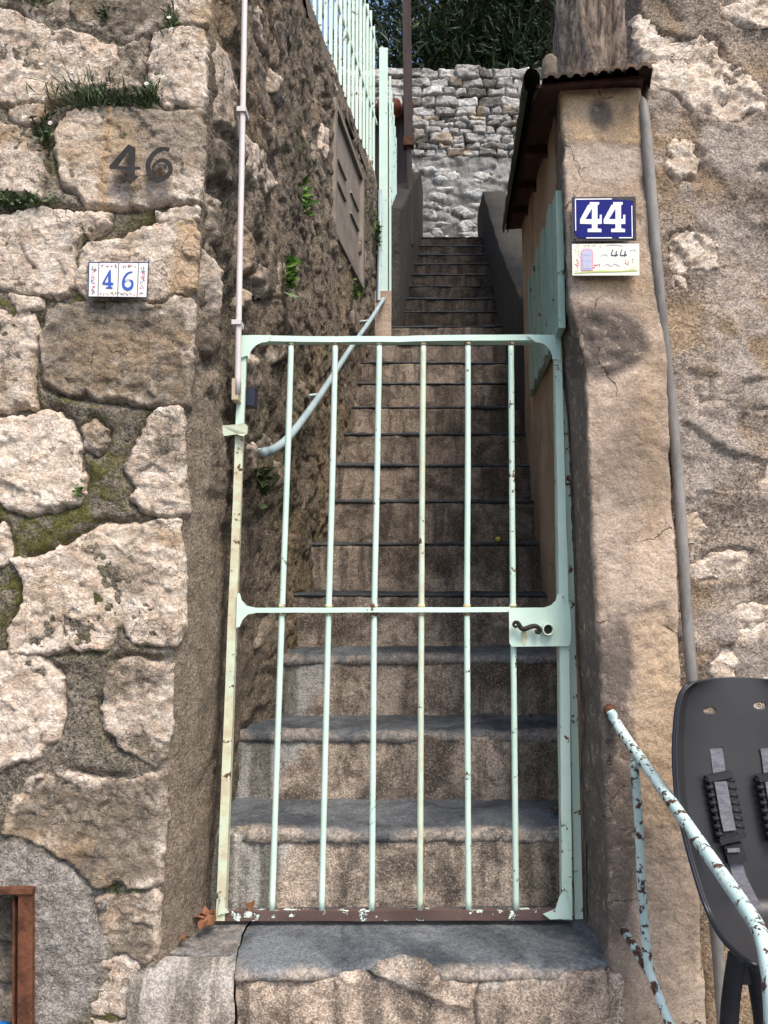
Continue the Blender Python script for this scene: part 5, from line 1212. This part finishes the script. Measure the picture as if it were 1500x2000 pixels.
def tree(name, label, base, top, r0_, r1_, mat, seed, crown=None, n=0):
    t = thing(name, label, 'tree', base)
    nz, na = 150, 140; Vv = []
    base = np.array(base, float); top = np.array(top, float); Tt = np.linspace(0, 1, nz)
    A, T = np.meshgrid(np.linspace(0, 2 * math.pi, na, endpoint=False), Tt)
    ln = np.linalg.norm(top - base)
    rad = (r0_ + (r1_ - r0_) * T) * (1 + .10 * fbm(A * 1.2 + 5, T * 2.2, seed, 3) )
    aw = A * 3.2 + 2.0 * fbm(A * 1.5, T * ln * 1.2, seed + 5, 3)
    rad += .034 * ridged(aw * 2.3, T * ln * 1.0, seed + 1, 4) + .010 * fbm(A * 14, T * ln * 8, seed + 2, 4)
    sm_ = .5 - .5 * np.cos(A); 
    P = base + (top - base) * T[..., None] + np.stack([rad * np.cos(A), rad * np.sin(A), 0 * A], -1)
    i = np.arange(nz * na).reshape(nz, na); q = np.stack([i[:-1], np.roll(i, -1, 1)[:-1], np.roll(i, -1, 1)[1:], i[1:]], -1).reshape(-1, 4)
    obj('trunk', P.reshape(-1, 3), q, mat, t, True)
    if crown:
        c, rr_, = crown; r = np.random.default_rng(seed); cl = []
        for k in range(8):
            e = np.array(c) + r.normal(size=3) * np.array(rr_) * .55; V, Fc = tube_vf(smooth_path([top, (top + e) / 2 + r.normal(size=3) * .15, e], 3), [r1_ * .6, r1_ * .5, r1_ * .42, r1_ * .32, r1_ * .22, r1_ * .15, r1_ * .06], 8); obj('limb', V, Fc, mat, t, True)
            cl += [e + r.normal(size=3) * np.array(rr_) * .28 for _ in range(7)]
        cl = np.array(cl); ci = r.integers(0, len(cl), n); off = r.normal(size=(n, 3)) * .24
        leaf_cloud('crown', cl[ci] + off, off + r.normal(size=(n, 3)) * .2, .10, .045, M['leaf_tree'], t, seed + 3)
    return t
tree('old_tree', 'thick rough grey barked trunk rising behind the tiled roof', (1.10, 3.75, 1.2), (1.22, 4.05, 6.2), .250, .17, M['bark'], 70, ((1.9, 3.7, 7.3), (.9, .8, .6)), 6500)  # unseen crown placed to shade the upper steps and spare the back wall
tree('dark_tree', 'dark slim trunk standing among the oleanders', (2.02, 8.75, 5.2), (2.0, 8.9, 9.2), .13, .11, M['darkbark'], 74, ((2.0, 9.2, 9.9), (.9, .8, .6)), 4000)  # slim trunk in plain dark bark
sb = at(1073, 150, 2.9)
V, Fc = tube_vf([sb - np.array([0, 0, .25]), sb + np.array([.0, 0, .02]), sb + np.array([.003, 0, .07]), sb + np.array([.0, 0, .085])], [.034, .032, .030, .018], 12)
tag(obj('chimney_stub', V, Fc, M['core'], None, True), 'short rough stub standing behind the tile edge beside the thick trunk', 'stub')

def tuft(name, label, px, py, Y, n, ln, wd, spread, mat, seed, up=.8, flowers=(), cat='plant', group=None):
    c = at(px, py, Y); t = thing(name, label, cat, c, group); r = np.random.default_rng(seed)
    cen = c + r.normal(size=(n, 3)) * np.array([spread[0], spread[1], spread[2]]) ; cen[:, 1] = np.minimum(cen[:, 1], Y + .01)
    d = r.normal(size=(n, 3)) * np.array([.8, .5, .5]) + np.array([0, -.45, up])
    leaf_cloud('leaves', cen, d, ln, wd, mat, t, seed)
    mbs = MB()
    for (fx, fy) in flowers:
        f = at(fx, fy, Y - .035 - .02 * r.random()); b = c + (f - c) * .3 + np.array([r.uniform(-.02, .02), .02, -.01])
        mbs.add(*tube_vf(smooth_path([b, (b + f) / 2 + np.array([0, -.012, .008]), f], 3), .0007, 5))
        m = MB(); k = 12; ax = np.array([r.uniform(-.3, .3), -1, r.uniform(.1, .6)]); ax /= np.linalg.norm(ax); a, b2 = frame_vecs(ax)
        for i in range(k):
            an = 2 * math.pi * i / k; u = math.cos(an) * a + math.sin(an) * b2; s = -math.sin(an) * a + math.cos(an) * b2
            m.add([f + u * .001, f + u * .004 + s * .0012 + ax * .001, f + u * .0058, f + u * .004 - s * .0012 + ax * .001], [(0, 1, 2, 3)])
        fl = m.build('flower', M['petal'], t); V, Fc = tube_vf([f, f + ax * .0015], [.0018, .001], 8); obj('flower_centre', V, Fc, M['yolk'], fl, True)
    if flowers: mbs.build('stems', M['leaf_small'], t)
    return t
tuft('wall_daisy', 'daisy clump with white flowers on top of the iron-numbered block', 175, 195, 1.69, 420, .034, .0030, (.048, .008, .016), M['leaf_small'], 80, .9, [(118, 128), (80, 125), (60, 185), (108, 84), (140, 140), (85, 192), (172, 122), (40, 150), (95, 150)])
tuft('wall_daisy', 'daisy sprig with one white flower beside the clump, right end of the ledge', 292, 190, 1.69, 120, .022, .006, (.014, .006, .014), M['leaf_small'], 81, .8, [(286, 163), (318, 150)])
tuft('wall_grass', 'low green strands along the ledge above the iron numerals', 235, 200, 1.69, 170, .026, .004, (.030, .005, .005), M['leaf_small'], 82, .5)
tuft('wall_daisy', 'daisy hanging in the joint left of the iron-numbered block', 88, 262, 1.69, 130, .022, .006, (.012, .006, .022), M['leaf_small'], 83, .2, [(98, 240), (48, 228)])
tuft('wall_daisy', 'small daisy sprig in the joint near the top corner of the wall', 332, 40, 1.69, 60, .022, .005, (.008, .006, .018), M['leaf_small'], 84, .3, [(334, 56), (330, 34)])
tuft('wall_fern', 'dark green leafy weed in the left joint under the ochre block', 30, 395, 1.69, 190, .020, .009, (.034, .008, .008), M['leaf_small'], 85, .5)
tuft('wall_weed', 'small green weed at the top left of the wall', 70, 8, 1.69, 60, .024, .005, (.012, .006, .010), M['leaf_small'], 86, .7)
tuft('wall_weed', 'thin green weed hanging in the joint above the grey wedge stone', 205, 28, 1.69, 50, .020, .005, (.008, .006, .012), M['leaf_small'], 87, .4)
tuft('wall_weed', 'tiny bright weed beside the large pale round block', 156, 962, 1.69, 46, .010, .006, (.005, .004, .008), M['leaf_bright'], 88, .4)
tuft('moss_strip', 'strip of bright moss in the slot under the big brown block', 235, 1738, 1.70, 240, .008, .003, (.030, .004, .003), M['leaf_small'], 89, .8, cat='moss')
tuft('wall_weed', 'wisp of weed at the moss below the iron-numbered block', 165, 462, 1.69, 40, .014, .003, (.010, .004, .006), M['leaf_small'], 95, .5)
for i, (x, y, n_, s, lb) in enumerate([(548, 535, 60, .030, 'bright green fern on the rubble wall beside the white conduit'), (582, 392, 36, .026, 'small bright fern high on the rubble wall'), (684, 572, 36, .03, 'small fern low beside the blue handrail bend'),
                              (728, 455, 60, .04, 'fern in shade against the green fence post'), (490, 940, 50, .018, 'dark green weed on the rubble wall behind the gate hinge side')]):
    yy, zz = on_left(x, y); c = np.array([float(XL(yy, zz)) + .02, yy, zz]); t = thing('wall_fern', lb, 'fern', c); r = np.random.default_rng(300 + i)
    d = r.normal(size=(n_, 3)) * np.array([.4, .7, .7]) + np.array([.9, -.5, .1]); leaf_cloud('fronds', c + r.normal(size=(n_, 3)) * np.array([.006, s, s]), d, .045, .016, M['leaf_bright' if i < 4 else 'leaf_small'], t, 310 + i)

def dry_leaf(px, py, Y, label, size, seed, mat=M['dryleaf']):
    r = random.Random(seed); c = at(px, py, Y); a = r.uniform(0, 6.28); V = []; n = 5; m = 7
    for i in range(m):
        t = i / (m - 1); wv = math.sin(math.pi * min(1, t * .94 + .04)) ** .8
        for j in range(n):
            s = (j / (n - 1) - .5) * 2; x = (t - .5) * size; y = s * wv * size * .32; z = .22 * size * (s * s) * wv * r.uniform(.5, 1.2) + .12 * size * math.sin(t * 5 + seed)
            V.append((c[0] + math.cos(a) * x - math.sin(a) * y, c[1] + math.sin(a) * x + math.cos(a) * y, c[2] + z + .002 + .1 * size))
    o = obj('dry_leaf', V, grid_faces(n, m), mat, None, True); tag(o, label, 'leaf', 'fallen dry leaves')
for i, (x, y, Y, lb, sz) in enumerate([(388, 1800, 1.84, 'curled brown leaf heaped by the hinge foot, farthest left', .045), (402, 1790, 1.87, 'big orange brown leaf standing against the hinge foot', .05), (410, 1806, 1.83, 'brown leaf lying in front of the hinge foot heap', .045),
        (396, 1812, 1.81, 'small brown leaf at the front of the hinge foot heap', .035), (360, 1838, 1.76, 'small orange leaf scrap on the cracked cement block', .028), (487, 1776, 1.90, 'orange leaf lying just behind the bottom rail', .04), (1040, 1402, nose(2)[0] + .1, 'red brown leaf on the second step beside the lock side', .035),
        (1085, 1585, nose(1)[0] + .12, 'brown leaf in the right corner of the first step', .035), (842, 868, nose(8)[0] - .01, 'tiny orange leaf on a step high behind the middle bars', .02)]): dry_leaf(x, y, Y, lb, sz, i + 1)
yk, zk = nose(5); cx = at(971, 1056, yk + .05)[0]; V = []; Fc = []
for i in range(9):
    for j in range(12):
        th = math.pi * i / 8; ph = 2 * math.pi * j / 12; rr_ = .011 * (1 + .12 * math.sin(ph) * math.sin(th)); V.append((cx + rr_ * math.sin(th) * math.cos(ph), yk + .03 + rr_ * math.sin(th) * math.sin(ph), zk + .011 + rr_ * .9 * math.cos(th)))
for i in range(8):
    for j in range(12): Fc.append((i * 12 + j, (i + 1) * 12 + j, (i + 1) * 12 + (j + 1) % 12, i * 12 + (j + 1) % 12))
tag(obj('fallen_fruit', V, Fc, M['yellowfruit'], None, True), 'small yellow fruit lying on the fifth step near the lock side', 'fruit')
